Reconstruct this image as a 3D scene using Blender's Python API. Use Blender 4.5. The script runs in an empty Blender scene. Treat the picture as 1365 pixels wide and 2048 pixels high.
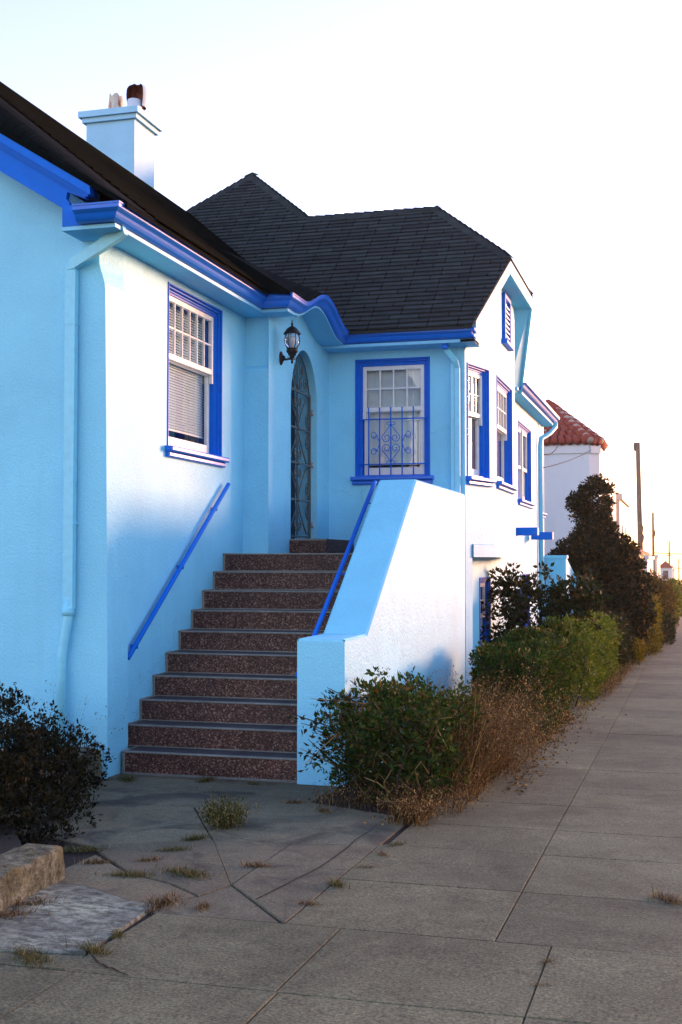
import bpy, math, random
import numpy as np
from mathutils import Vector
R = math.radians
rnd = random.Random(7)
S = bpy.context.scene
C = S.collection

# ------------------------------------------------------------------ camera
cam = bpy.data.cameras.new('camera'); camo = bpy.data.objects.new('camera', cam); C.objects.link(camo)
cam.sensor_fit = 'VERTICAL'; cam.sensor_height = 36.0; cam.lens = 36.0 * 2450.0 / 2048.0
camo.location = (0, 0, 1.71)
YAW, PIT = R(15.7175), R(2.2439)
camo.rotation_euler = (R(90) + PIT, 0, YAW)
cam.clip_end = 2000; cam.clip_start = 0.05
S.camera = camo
# ------------------------------------------------------------------ sky, sun, exposure
SUN_HEAD, SUN_EL = R(33), R(5.5)            # heading measured from +Y towards +X
w = bpy.data.worlds.new('World'); S.world = w; w.use_nodes = True
nt = w.node_tree; bg = nt.nodes['Background']
sky = nt.nodes.new('ShaderNodeTexSky'); sky.sky_type = 'NISHITA'; sky.sun_disc = False
sky.sun_elevation = SUN_EL; sky.sun_rotation = SUN_HEAD
sky.air_density = 1.0; sky.dust_density = .15; sky.ozone_density = 1.0
tn = nt.nodes.new('ShaderNodeMix'); tn.data_type = 'RGBA'; tn.blend_type = 'MULTIPLY'; tn.inputs[0].default_value = 1.0
tn.inputs[7].default_value = (.92, .72, .93, 1)             # takes the green and blue cast out of the low-sun sky
nt.links.new(sky.outputs[0], tn.inputs[6]); nt.links.new(tn.outputs[2], bg.inputs[0]); bg.inputs[1].default_value = 0.15
sl = bpy.data.lights.new('sun', 'SUN'); sl.energy = 1.55; sl.angle = R(13); sl.color = (1.0, 0.44, 0.20)
so = bpy.data.objects.new('sun', sl); C.objects.link(so)
sd = Vector((math.sin(SUN_HEAD) * math.cos(SUN_EL), math.cos(SUN_HEAD) * math.cos(SUN_EL), math.sin(SUN_EL)))
so.rotation_euler = sd.to_track_quat('Z', 'Y').to_euler()
so.location = (20, 40, 20)
S.view_settings.view_transform = 'Standard'; S.view_settings.look = 'None'
S.view_settings.exposure = 2.58; S.view_settings.gamma = 1.0
S.render.engine = 'CYCLES'
S.cycles.max_bounces = 6; S.cycles.transparent_max_bounces = 12

# ------------------------------------------------------------------ helpers
OFF = {}
def V(*a): return Vector(a)
class MB:
    def __init__(s): s.v = []; s.f = []; s.mi = []; s.uv = []; s.sm = []
    def face(s, pts, mi=0, uv=None, sm=False):
        b = len(s.v); s.v += [tuple(p) for p in pts]; s.f.append(tuple(range(b, b + len(pts))))
        s.mi.append(mi); s.uv.append(uv); s.sm.append(sm)
    def faces(s, verts, faces, mi=0, sm=False):
        b = len(s.v); s.v += [tuple(p) for p in verts]
        for f in faces: s.f.append(tuple(i + b for i in f)); s.mi.append(mi); s.uv.append(None); s.sm.append(sm)
    def box(s, x0, x1, y0, y1, z0, z1, mi=0):
        P = [(x0,y0,z0),(x1,y0,z0),(x1,y1,z0),(x0,y1,z0),(x0,y0,z1),(x1,y0,z1),(x1,y1,z1),(x0,y1,z1)]
        s.faces(P, [(0,3,2,1),(4,5,6,7),(0,1,5,4),(1,2,6,5),(2,3,7,6),(3,0,4,7)], mi)
    def fbox(s, F, a0, a1, b0, b1, c0, c1, mi=0):
        P = [F(a0,b0,c0),F(a1,b0,c0),F(a1,b0,c1),F(a0,b0,c1),F(a0,b1,c0),F(a1,b1,c0),F(a1,b1,c1),F(a0,b1,c1)]
        s.faces(P, [(0,3,2,1),(4,5,6,7),(0,1,5,4),(1,2,6,5),(2,3,7,6),(3,0,4,7)], mi)
    def bbox(s, F, a0, a1, b0, b1, c0, c1, r=0.006, mi=0):
        """box in frame F with its outer (c1) edges chamfered"""
        P = [F(a0,b0,c0),F(a1,b0,c0),F(a1,b1,c0),F(a0,b1,c0),
             F(a0,b0,c1-r),F(a1,b0,c1-r),F(a1,b1,c1-r),F(a0,b1,c1-r),
             F(a0+r,b0+r,c1),F(a1-r,b0+r,c1),F(a1-r,b1-r,c1),F(a0+r,b1-r,c1)]
        fs = [(3,2,1,0)]
        for i in range(4):
            j = (i+1) % 4; fs += [(i,j,4+j,4+i),(4+i,4+j,8+j,8+i)]
        fs.append((8,9,10,11)); s.faces(P, fs, mi)
    def tube(s, pts, r, n=8, mi=0, cap=True, sm=True):
        pts = [Vector(p) for p in pts]; m = len(pts)
        rs = r if isinstance(r, (list, tuple)) else [r] * m
        vs = []; prev = None
        for i, p in enumerate(pts):
            t = (pts[min(i+1, m-1)] - pts[max(i-1, 0)]).normalized()
            if prev is None:
                a = Vector((0,0,1)) if abs(t.z) < .9 else Vector((1,0,0)); u = t.cross(a).normalized()
            else:
                u = (prev - t * prev.dot(t)); u = u.normalized() if u.length > 1e-6 else t.orthogonal().normalized()
            prev = u; v = t.cross(u)
            for k in range(n):
                an = 2 * math.pi * k / n; vs.append(p + (u * math.cos(an) + v * math.sin(an)) * rs[i])
        fs = []
        for i in range(m-1):
            for k in range(n):
                k2 = (k+1) % n; fs.append((i*n+k, i*n+k2, (i+1)*n+k2, (i+1)*n+k))
        if cap: fs.append(tuple(range(n-1, -1, -1))); fs.append(tuple(range((m-1)*n, m*n)))
        s.faces(vs, fs, mi, sm)
    def lathe(s, c, prof, n=16, mi=0, sm=True):
        vs = []; fs = []
        for r, z in prof:
            for k in range(n):
                a = 2*math.pi*k/n; vs.append((c[0]+r*math.cos(a), c[1]+r*math.sin(a), c[2]+z))
        for i in range(len(prof)-1):
            for k in range(n):
                k2 = (k+1) % n; fs.append((i*n+k, i*n+k2, (i+1)*n+k2, (i+1)*n+k))
        s.faces(vs, fs, mi, sm)
    def prism(s, poly, d, mi=0):
        """poly: list of 3d points (outline), extruded by vector d"""
        d = Vector(d); P = [Vector(p) for p in poly]; n = len(P)
        vs = P + [p + d for p in P]
        fs = [tuple(range(n-1, -1, -1)), tuple(range(n, 2*n))]
        for i in range(n): j = (i+1) % n; fs.append((i, j, n+j, n+i))
        s.faces(vs, fs, mi)
    def build(s, name, mats, parent=None, loc=None, label=None):
        off = Vector((0,0,0))
        if parent is not None: off = OFF[parent.as_pointer()]
        elif loc is not None: off = Vector(loc)
        me = bpy.data.meshes.new(name)
        me.from_pydata([(p[0]-off.x, p[1]-off.y, p[2]-off.z) for p in s.v], [], s.f)
        if not isinstance(mats, (list, tuple)): mats = [mats]
        for m in mats: me.materials.append(m)
        me.polygons.foreach_set('material_index', s.mi)
        me.polygons.foreach_set('use_smooth', s.sm)
        if any(u is not None for u in s.uv):
            ul = me.uv_layers.new(name='UVMap'); k = 0
            for i, f in enumerate(s.f):
                for j in range(len(f)):
                    if s.uv[i] is not None: ul.data[k].uv = s.uv[i][j]
                    k += 1
        me.validate(); me.update()
        o = bpy.data.objects.new(name, me); C.objects.link(o)
        if parent is not None: o.parent = parent
        else: o.location = off
        OFF[o.as_pointer()] = off
        if label: o['label'] = label
        return o
def thing(name, label, cat, loc, group=None):
    o = bpy.data.objects.new(name, None); C.objects.link(o); o.location = loc; o.empty_display_size = .2
    o['label'] = label; o['category'] = cat
    if group: o['group'] = group
    OFF[o.as_pointer()] = Vector(loc); KEEP.append(o); return o
KEEP = []
def tag(o, label, cat, group=None):
    o['label'] = label; o['category'] = cat
    if group: o['group'] = group
    return o
def structure(o): o['kind'] = 'structure'; return o
def frame(O, u, n):
    O = Vector(O); u = Vector(u).normalized(); n = Vector(n).normalized(); z = Vector((0,0,1))
    return lambda a, b, c=0.0: O + u*a + z*b + n*c

# ------------------------------------------------------------------ materials
def mat(name, col=(.5,.5,.5), rough=.6, spec=.5, metal=0.0, coat=0.0):
    m = bpy.data.materials.new(name); m.use_nodes = True; b = m.node_tree.nodes['Principled BSDF']
    b.inputs['Base Color'].default_value = (*col, 1); b.inputs['Roughness'].default_value = rough
    b.inputs['Specular IOR Level'].default_value = spec; b.inputs['Metallic'].default_value = metal
    b.inputs['Coat Weight'].default_value = coat
    return m
def N(m, t, **k):
    n = m.node_tree.nodes.new(t)
    for a, b in k.items(): setattr(n, a, b)
    return n
def L(m, a, b): m.node_tree.links.new(a, b)
def bsdf(m): return m.node_tree.nodes['Principled BSDF']
def noise(m, scale, detail=4, rough=.6, vec=None, dist=0):
    n = N(m, 'ShaderNodeTexNoise'); n.inputs['Scale'].default_value = scale; n.inputs['Detail'].default_value = detail
    n.inputs['Roughness'].default_value = rough; n.inputs['Distortion'].default_value = dist
    if vec is not None: L(m, vec, n.inputs['Vector'])
    return n
def coords(m, kind='Object', scale=(1,1,1)):
    t = N(m, 'ShaderNodeTexCoord'); mp = N(m, 'ShaderNodeMapping'); mp.inputs['Scale'].default_value = scale
    L(m, t.outputs[kind], mp.inputs['Vector']); return mp.outputs[0]
def ramp(m, fac, stops):
    r = N(m, 'ShaderNodeValToRGB'); e = r.color_ramp.elements
    while len(e) > 1: e.remove(e[-1])
    for i, (p, c) in enumerate(stops):
        x = e[0] if i == 0 else e.new(p)
        x.position = p; x.color = (*c, 1) if len(c) == 3 else c
    L(m, fac, r.inputs[0]); return r.outputs[0]
def mix(m, fac, a, b, mode='MIX'):
    x = N(m, 'ShaderNodeMix', data_type='RGBA', blend_type=mode)
    for s_, val in ((0, fac), (6, a), (7, b)):
        if hasattr(val, 'is_linked'): L(m, val, x.inputs[s_])
        elif s_ == 0: x.inputs[0].default_value = val
        else: x.inputs[s_].default_value = (*val, 1)
    return x.outputs[2]
def bump(m, h, strength, dist, prev=None):
    b = N(m, 'ShaderNodeBump'); b.inputs['Strength'].default_value = strength; b.inputs['Distance'].default_value = dist
    L(m, h, b.inputs['Height'])
    if prev is not None: L(m, prev, b.inputs['Normal'])
    return b.outputs[0]

def stucco(name, col, bumpd=.006, stain=.12, rough=.55):
    m = mat(name, col, rough+.02, .45); co = coords(m)
    big = noise(m, .9, 5, .6, co); st = noise(m, 1.0, 5, .65, coords(m, scale=(5,5,.5)))
    c1 = mix(m, ramp(m, big.outputs[0], [(.35,(0,0,0)),(.75,(1,1,1))]), tuple(x*(1-stain) for x in col), tuple(min(1,x*(1+stain*.5)) for x in col))
    fac = ramp(m, st.outputs[0], [(.52,(0,0,0)),(.8,(.35,.35,.35))])
    c2 = mix(m, fac, c1, tuple(x*.72+.02 for x in col))
    wv = N(m, 'ShaderNodeVectorMath', operation='MULTIPLY_ADD'); wn = noise(m, 3.5, 4, .7, co); L(m, wn.outputs['Color'], wv.inputs[0]); wv.inputs[1].default_value = (.5,.5,.5); L(m, co, wv.inputs[2])
    vo = N(m, 'ShaderNodeTexVoronoi', feature='DISTANCE_TO_EDGE'); vo.inputs['Scale'].default_value = .8; L(m, wv.outputs[0], vo.inputs['Vector'])
    cr_ = ramp(m, vo.outputs['Distance'], [(0,(1,1,1)),(.004,(.6,.6,.6)),(.007,(0,0,0))]); cm = N(m, 'ShaderNodeMath', operation='MULTIPLY'); L(m, cr_, cm.inputs[0]); L(m, ramp(m, noise(m, .8, 3, .6, co).outputs[0], [(.52,(0,0,0)),(.62,(.38,.38,.38))]), cm.inputs[1])
    c3 = mix(m, cm.outputs[0], c2, tuple(x*.45 for x in col)); sk = noise(m, 70, 2, .7, co)
    c4 = mix(m, .35, c3, ramp(m, sk.outputs[0], [(.3,(.72,.76,.8)),(.5,(1,1,1)),(.7,(1.12,1.1,1.08))]), 'MULTIPLY')
    L(m, c4, bsdf(m).inputs['Base Color'])
    n1 = noise(m, 46, 3, .65, co); n2 = noise(m, 120, 2, .5, co); n3 = noise(m, 5, 3, .5, co)
    b = bump(m, n3.outputs[0], .3, .02); b = bump(m, n1.outputs[0], 1.0, bumpd*1.1, b); b = bump(m, n2.outputs[0], .7, bumpd*.6, b)
    L(m, b, bsdf(m).inputs['Normal']); return m
M = {}
WALLC = (.222, .705, .97)
M['wall'] = stucco('light_blue_stucco', WALLC)
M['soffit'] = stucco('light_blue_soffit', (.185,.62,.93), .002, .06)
M['chim'] = stucco('chimney_stucco', (.27,.63,.92), .003, .15)
def paint(name, col, rough=.32, coat=.3):
    m = mat(name, col, rough, .3, 0, coat); bsdf(m).inputs['Coat Roughness'].default_value = .25
    co = coords(m); n = noise(m, 14, 4, .6, co)
    L(m, mix(m, n.outputs[0], tuple(x*.8 for x in col), tuple(min(1,x*1.15) for x in col)), bsdf(m).inputs['Base Color'])
    L(m, bump(m, noise(m, 60, 2, .5, co).outputs[0], .12, .004), bsdf(m).inputs['Normal']); return m
M['trim'] = paint('royal_blue_paint', (.0,.150,.72), .42, 0); bsdf(M['trim']).inputs['Specular IOR Level'].default_value = .12
M['gloss'] = paint('royal_blue_gloss_paint', (.0,.150,.72), .38, .22); bsdf(M['gloss']).inputs['Specular IOR Level'].default_value = .4
M['pipe'] = paint('light_blue_pipe_paint', (.21,.68,.95), .4, .15)
M['white'] = paint('white_sash_paint', (.70,.78,.78), .4, .2)
M['blind'] = mat('white_blind_slat', (.68,.80,.82), .5)
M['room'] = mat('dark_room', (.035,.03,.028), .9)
M['curtain'] = mat('tan_curtain', (.42,.34,.27), .9)
def glass():
    m = bpy.data.materials.new('window_glass'); m.use_nodes = True; t = m.node_tree; t.nodes.clear()
    o = t.nodes.new('ShaderNodeOutputMaterial'); mx = t.nodes.new('ShaderNodeMixShader'); lw = t.nodes.new('ShaderNodeLayerWeight'); lw.inputs[0].default_value = .5
    pw = t.nodes.new('ShaderNodeMath'); pw.operation = 'POWER'; pw.inputs[1].default_value = 4.0; t.links.new(lw.outputs['Facing'], pw.inputs[0])
    fr = t.nodes.new('ShaderNodeMath'); fr.operation = 'MULTIPLY_ADD'; fr.inputs[1].default_value = .88; fr.inputs[2].default_value = .08; t.links.new(pw.outputs[0], fr.inputs[0]); tr = t.nodes.new('ShaderNodeBsdfTransparent'); tr.inputs[0].default_value = (.94,.96,.96,1)
    g = t.nodes.new('ShaderNodeBsdfGlossy'); g.inputs['Roughness'].default_value = .02
    nz = t.nodes.new('ShaderNodeTexNoise'); nz.inputs['Scale'].default_value = 2.5
    bp = t.nodes.new('ShaderNodeBump'); bp.inputs['Strength'].default_value = .04; bp.inputs['Distance'].default_value = .05
    t.links.new(nz.outputs[0], bp.inputs['Height']); t.links.new(bp.outputs[0], g.inputs['Normal'])
    t.links.new(fr.outputs[0], mx.inputs[0]); t.links.new(tr.outputs[0], mx.inputs[1]); t.links.new(g.outputs[0], mx.inputs[2])
    t.links.new(mx.outputs[0], o.inputs[0]); return m
M['glass'] = glass()
def shingles(nm='charcoal_shingles', k=1.0):
    m = mat(nm, (.04,.042,.046), .95, .12)
    uv = N(m, 'ShaderNodeTexCoord').outputs['UV']
    wob = noise(m, 1.2, 3, .6, uv); ad = N(m, 'ShaderNodeVectorMath', operation='MULTIPLY_ADD')
    L(m, wob.outputs['Color'], ad.inputs[0]); ad.inputs[1].default_value = (0,.03,0); L(m, uv, ad.inputs[2])
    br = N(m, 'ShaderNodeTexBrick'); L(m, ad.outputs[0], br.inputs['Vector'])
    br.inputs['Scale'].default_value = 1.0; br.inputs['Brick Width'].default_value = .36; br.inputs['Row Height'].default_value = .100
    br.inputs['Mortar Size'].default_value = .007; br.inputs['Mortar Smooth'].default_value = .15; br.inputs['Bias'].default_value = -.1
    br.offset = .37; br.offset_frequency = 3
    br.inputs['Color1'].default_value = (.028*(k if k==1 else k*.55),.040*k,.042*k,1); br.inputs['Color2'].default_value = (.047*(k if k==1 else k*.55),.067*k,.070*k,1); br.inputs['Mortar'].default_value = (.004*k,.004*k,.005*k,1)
    n = noise(m, 5, 6, .7, uv); g = noise(m, 300, 2, .5, uv)
    c = mix(m, .55, br.outputs['Color'], ramp(m, n.outputs[0], [(.3,(.35,.35,.35)),(.7,(1.15,1.12,1.1))]), 'MULTIPLY')
    c = mix(m, .5, c, ramp(m, g.outputs[0], [(.3,(.5,.5,.5)),(.7,(1.4,1.4,1.4))]), 'MULTIPLY')
    L(m, c, bsdf(m).inputs['Base Color'])
    sp = N(m, 'ShaderNodeSeparateXYZ'); L(m, ad.outputs[0], sp.inputs[0])
    dv = N(m, 'ShaderNodeMath', operation='DIVIDE'); L(m, sp.outputs[1], dv.inputs[0]); dv.inputs[1].default_value = .100
    fr = N(m, 'ShaderNodeMath', operation='FRACT'); L(m, dv.outputs[0], fr.inputs[0])
    sb = N(m, 'ShaderNodeMath', operation='SUBTRACT'); sb.inputs[0].default_value = 1.0; L(m, fr.outputs[0], sb.inputs[1])
    b = bump(m, sb.outputs[0], 1.0, .016); b2 = bump(m, br.outputs['Fac'], -.6, .008, b); b3 = bump(m, g.outputs[0], .5, .004, b2)
    L(m, b3, bsdf(m).inputs['Normal']); return m
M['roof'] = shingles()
M['roof_dark'] = shingles('near_black_shingles', .13); bsdf(M['roof_dark']).inputs['Specular IOR Level'].default_value = .03  # same shingle pattern in a much darker tone for the main roof
def terrazzo():
    m = mat('brown_terrazzo', (.05,.03,.028), .55, .3); co = coords(m)
    v = N(m, 'ShaderNodeTexVoronoi'); v.inputs['Scale'].default_value = 105; L(m, co, v.inputs['Vector'])
    sp = N(m, 'ShaderNodeSeparateColor'); L(m, v.outputs['Color'], sp.inputs[0])
    c = ramp(m, sp.outputs[0], [(0,(.016,.008,.005)),(.35,(.054,.025,.018)),(.62,(.092,.045,.032)),(.85,(.13,.075,.055)),(.955,(.26,.19,.15))])
    big = noise(m, 3, 4, .6, co); c = mix(m, .8, c, ramp(m, big.outputs[0], [(.3,(.45,.45,.45)),(.7,(1.15,1.1,1.1))]), 'MULTIPLY')
    L(m, c, bsdf(m).inputs['Base Color']); L(m, bump(m, v.outputs['Distance'], .4, .004), bsdf(m).inputs['Normal']); return m
M['terr'] = terrazzo()
def concrete(name, col, var=.35, spk=.5, stain=None, warm=None):
    m = mat(name, col, .85, .3); co = coords(m)
    big = noise(m, .9, 6, .65, co); mid = noise(m, 6, 5, .7, co); fine = noise(m, 75, 3, .75, co)
    c = mix(m, ramp(m, big.outputs[0], [(.3,(0,0,0)),(.72,(1,1,1))]), tuple(x*(1-var) for x in col), tuple(x*(1+var*.7) for x in col))
    c = mix(m, .6, c, ramp(m, mid.outputs[0], [(.3,(.7,.7,.7)),(.7,(1.25,1.25,1.25))]), 'MULTIPLY')
    c = mix(m, spk, c, ramp(m, fine.outputs[0], [(.28,(.25,.25,.25)),(.5,(1,1,1)),(.75,(2.1,2.0,1.9))]), 'MULTIPLY')
    if stain:
        s_ = noise(m, 1.6, 5, .6, co, 1.0); c = mix(m, ramp(m, s_.outputs[0], [(.5,(0,0,0)),(.62,(.8,.8,.8))]), c, stain)
    if warm:
        s_ = noise(m, 2.3, 4, .6, co); c = mix(m, ramp(m, s_.outputs[0], [(.52,(0,0,0)),(.75,(.6,.6,.6))]), c, warm)
    sv = N(m, 'ShaderNodeTexVoronoi'); sv.inputs['Scale'].default_value = 2.6; L(m, co, sv.inputs['Vector'])
    c = mix(m, ramp(m, sv.outputs['Distance'], [(.03,(.6,.6,.6)),(.05,(0,0,0))]), c, tuple(x*.35 for x in col))
    isl = N(m, 'ShaderNodeNewGeometry'); c = mix(m, 1.0, c, ramp(m, isl.outputs['Random Per Island'], [(0,(.84,.84,.85)),(.5,(1,1,1)),(1,(1.13,1.12,1.09))]), 'MULTIPLY')
    st_ = noise(m, .45, 7, .75, co, .8); c = mix(m, .7, c, ramp(m, st_.outputs[0], [(.36,(.55,.54,.53)),(.52,(1,1,1)),(.68,(1.22,1.2,1.16))]), 'MULTIPLY')
    L(m, c, bsdf(m).inputs['Base Color'])
    b = bump(m, mid.outputs[0], .3, .02); L(m, bump(m, fine.outputs[0], .7, .006, b), bsdf(m).inputs['Normal']); return m
M['side'] = concrete('sidewalk_concrete', (.138,.138,.080), .34, .95)
M['walk'] = concrete('walkway_concrete', (.135,.130,.083), .35, .75, stain=(.036,.036,.030), warm=(.150,.122,.075))
M['nose'] = concrete('grey_step_edge', (.19,.205,.185), .2, .4)
M['tread'] = concrete('worn_step_tread', (.055,.055,.06), .25, .6)
def patchmat():
    m = mat('white_worn_concrete', (.4,.4,.43), .9, .3); co = coords(m, scale=(4,6.5,4))
    a = noise(m, 3.0, 10, .86, co, .2); b_ = noise(m, 1.1, 4, .6, coords(m)); f = noise(m, 140, 2, .5, coords(m))
    c = ramp(m, a.outputs[0], [(.38,(.04,.046,.036)),(.47,(.14,.162,.118)),(.55,(.33,.38,.28)),(.68,(.50,.57,.43))])
    c = mix(m, ramp(m, b_.outputs[0], [(.4,(0,0,0)),(.66,(.85,.85,.85))]), c, (.05,.05,.053)); 
    c = mix(m, .4, c, ramp(m, f.outputs[0], [(.3,(.5,.5,.5)),(.7,(1.5,1.5,1.5))]), 'MULTIPLY')
    L(m, c, bsdf(m).inputs['Base Color']); L(m, bump(m, a.outputs[0], .3, .006), bsdf(m).inputs['Normal']); return m
M['patch'] = patchmat()
def stonemat():
    m = mat('lichen_stone', (.25,.2,.13), .95, .2); co = coords(m)
    a = noise(m, 14, 9, .85, co, .2); b_ = noise(m, 7, 7, .8, co)
    c = ramp(m, a.outputs[0], [(.3,(.03,.031,.02)),(.43,(.11,.115,.075)),(.52,(.24,.26,.185)),(.60,(.48,.54,.44))])
    c = mix(m, ramp(m, b_.outputs[0], [(.52,(0,0,0)),(.62,(.75,.75,.75))]), c, (.19,.155,.025)); L(m, c, bsdf(m).inputs['Base Color'])
    L(m, bump(m, a.outputs[0], 1, .09), bsdf(m).inputs['Normal']); return m
M['stone'] = stonemat()
M['soil'] = concrete('dry_soil', (.025,.019,.014), .4, .8)
M['crack'] = concrete('crack_dirt', (.010,.009,.008), .3, .6)
M['asphalt'] = concrete('asphalt', (.05,.05,.05), .25, .7)
M['ground'] = concrete('ground_earth', (.05,.045,.04), .3, .5)
M['iron'] = mat('black_iron', (.008,.009,.010), .55, .3)
M['cable'] = mat('cable_rubber', (.02,.018,.016), .9, .1)
M['door'] = paint('dark_teal_door', (.012,.05,.09), .35, .3)
M['gate'] = paint('grey_steel_gate', (.075,.125,.14), .45, .1)
M['gatep'] = paint('navy_door_leaf', (.003,.014,.04), .5, .05)
M['lampglass'] = mat('lamp_glass', (.75,.8,.85), .08, .5); bsdf(M['lampglass']).inputs['Transmission Weight'].default_value = .85
M['bulb'] = mat('lamp_bulb', (.8,.8,.78), .3)
M['house_white'] = stucco('white_stucco', (.62,.66,.70), .003, .06)
M['house_cream'] = stucco('cream_stucco', (.66,.58,.48), .003, .08)
M['house_grey'] = stucco('grey_stucco', (.5,.49,.5), .003, .08)
M['tile'] = paint('red_clay_tile', (.26,.055,.035), .8, 0)
M['mortar'] = mat('tile_mortar', (.36,.28,.25), .9)
M['wood'] = concrete('weathered_pole_wood', (.16,.11,.075), .3, .4)
M['metal'] = mat('galvanised_metal', (.35,.35,.36), .4, .5, .6)
def rust(name, base, rcol, thr):
    m = mat(name, base, .6, .4); a = noise(m, 7, 5, .7, coords(m, scale=(3,3,.7)))
    L(m, mix(m, ramp(m, a.outputs[0], [(thr,(0,0,0)),(thr+.12,(1,1,1))]), base, rcol), bsdf(m).inputs['Base Color']); return m
M['pot'] = rust('rusty_flue_metal', (.5,.5,.42), (.28,.10,.03), .5)
M['cowl'] = rust('pale_flue_metal', (.45,.58,.7), (.40,.50,.62), .6)
M['soot'] = rust('sooty_rust', (.17,.035,.006), (.012,.010,.010), .46)
def leafmat(name, stops, trans=.35, rough=.6, tcol=None):
    m = mat(name, stops[0][1], rough, .22); g = N(m, 'ShaderNodeNewGeometry')
    c = ramp(m, g.outputs['Random Per Island'], stops); L(m, c, bsdf(m).inputs['Base Color'])
    tr = N(m, 'ShaderNodeBsdfTranslucent'); mx = N(m, 'ShaderNodeMixShader'); mx.inputs[0].default_value = trans
    L(m, mix(m, 1.0, c, tcol or (1.6,1.5,.6), 'MULTIPLY'), tr.inputs[0])
    out = m.node_tree.nodes['Material Output']
    L(m, bsdf(m).outputs[0], mx.inputs[1]); L(m, tr.outputs[0], mx.inputs[2]); L(m, mx.outputs[0], out.inputs[0]); return m
G = [(.007,.019,.003),(.017,.042,.005),(.030,.066,.008),(.055,.080,.011)]
M['leaf'] = leafmat('privet_leaf', [(0,G[0]),(.4,G[1]),(.75,G[2]),(.9,G[3]),(.97,(.09,.045,.014))])
M['leaf_bright'] = leafmat('bright_hedge_leaf', [(0,(.02,.046,.005)),(.4,(.055,.105,.009)),(.8,(.11,.155,.016)),(.95,(.20,.20,.06))])
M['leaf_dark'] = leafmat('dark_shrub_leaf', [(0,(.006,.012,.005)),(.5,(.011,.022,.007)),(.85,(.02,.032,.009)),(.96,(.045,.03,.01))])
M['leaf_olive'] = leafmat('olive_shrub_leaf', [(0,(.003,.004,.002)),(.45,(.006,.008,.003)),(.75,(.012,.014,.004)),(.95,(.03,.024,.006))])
M['leaf_tree'] = leafmat('conifer_leaf', [(0,(.004,.008,.002)),(.55,(.010,.016,.004)),(.85,(.022,.022,.005)),(.93,(.12,.06,.015))], .3)
M['leaf_gold'] = leafmat('golden_leaf', [(0,(.03,.04,.004)),(.5,(.09,.085,.008)),(.9,(.20,.15,.015))], .45)
M['leaf_tan'] = leafmat('brownish_leaf', [(0,(.018,.02,.005)),(.5,(.06,.05,.012)),(.9,(.13,.09,.025))], .45)
M['dry'] = leafmat('dry_grass', [(0,(.022,.012,.005)),(.4,(.075,.045,.015)),(.7,(.17,.11,.042)),(.94,(.40,.29,.13))], .3, .7, (1.3,1.1,.8))
M['weed'] = leafmat('weed_blade', [(0,(.020,.035,.006)),(.45,(.05,.065,.012)),(.7,(.13,.11,.035)),(1,(.32,.25,.13))], .3, .6)
M['twig'] = concrete('twig_bark', (.03,.02,.014), .3, .3)
M['bark'] = concrete('trunk_bark', (.05,.035,.028), .3, .4)

# ------------------------------------------------------------------ ground
def gz(y): return -.0245 * (y - 9.0)
def sheet(poly, dz): return [(x, y, gz(y) + dz) for x, y in poly]
b = MB()
ys = [-60, 0, 20, 60, 150, 400, 1200]; xs = [-900, -60, -10, 0, 10, 60, 900]
for i in range(len(ys)-1):
    for j in range(len(xs)-1):
        b.face([(xs[j],ys[i],gz(ys[i])-.03),(xs[j+1],ys[i],gz(ys[i])-.03),(xs[j+1],ys[i+1],gz(ys[i+1])-.03),(xs[j],ys[i+1],gz(ys[i+1])-.03)])
structure(b.build('ground', M['ground']))
b = MB(); 
for y0, y1 in ((-30, 40), (40, 150), (150, 400)):
    b.face(sheet([(2.35,y0),(11.5,y0),(11.5,y1),(2.35,y1)], -.13+.105))
structure(b.build('road', M['asphalt']))
# sidewalk slabs: real slabs with open joints over the bed below
b = MB(); bed = MB()
def slab(bm, poly, dz=0.0, th=.05, jit=.0):
    dz += rnd.uniform(-jit, jit)
    n = len(poly)
    def ins(d):
        out = []
        for k in range(n):
            (x0, y0), (x1, y1), (x2, y2) = poly[k-1], poly[k], poly[(k+1) % n]
            a = Vector((x1-x0, y1-y0)).normalized(); c = Vector((x2-x1, y2-y1)).normalized()
            na, nc = Vector((-a.y, a.x)), Vector((-c.y, c.x)); m_ = na+nc; q = m_.dot(na)
            m_ = m_/max(q, .35); out.append((x1+m_.x*d, y1+m_.y*d))
        return out
    A = [(x, y, gz(y)+dz-th) for x, y in ins(.0022)]; B = [(x, y, gz(y)+dz-.005) for x, y in ins(.0022)]; T = [(x, y, gz(y)+dz) for x, y in ins(.006)]
    fs = [tuple(range(2*n, 3*n))]
    for i in range(n):
        j = (i+1) % n; fs += [(i, j, n+j, n+i), (n+i, n+j, 2*n+j, 2*n+i)]
    bm.faces(A+B+T, fs)
rows = [2.0, 2.6, 3.48, 4.36, 5.25, 6.14, 7.03, 7.76]
while rows[-1] < 130: rows.append(rows[-1] + .9*(1 if rows[-1] < 30 else 2))
for i in range(len(rows)-1):
    y0, y1 = rows[i], rows[i+1]
    if y1 <= 4.4: cols = [-3.6,-2.3,-1.47,-.56,.38,1.3,2.2]
    elif y1 <= 5.3: cols = [-2.36,-1.48,-.56,.38,1.3,2.2]
    else: cols = [-1.74 if y1 < 7.5 else -1.7, -.8,.2,1.2,2.2]
    for j in range(len(cols)-1):
        slab(b, [(cols[j],y0),(cols[j+1],y0),(cols[j+1],y1),(cols[j],y1)], 0, .05, .0016)
structure(b.build('sidewalk', M['side']))
b = MB(); b.face(sheet([(-6,-5),(2.2,-5),(2.2,20),(-6,20)], -.014)); b.face(sheet([(-6,20),(2.2,20),(2.2,130),(-6,130)], -.014))
structure(b.build('soil_bed', M['soil']))
b = MB(); b.box(0,0,0,0,0,0)
b = MB()
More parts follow.
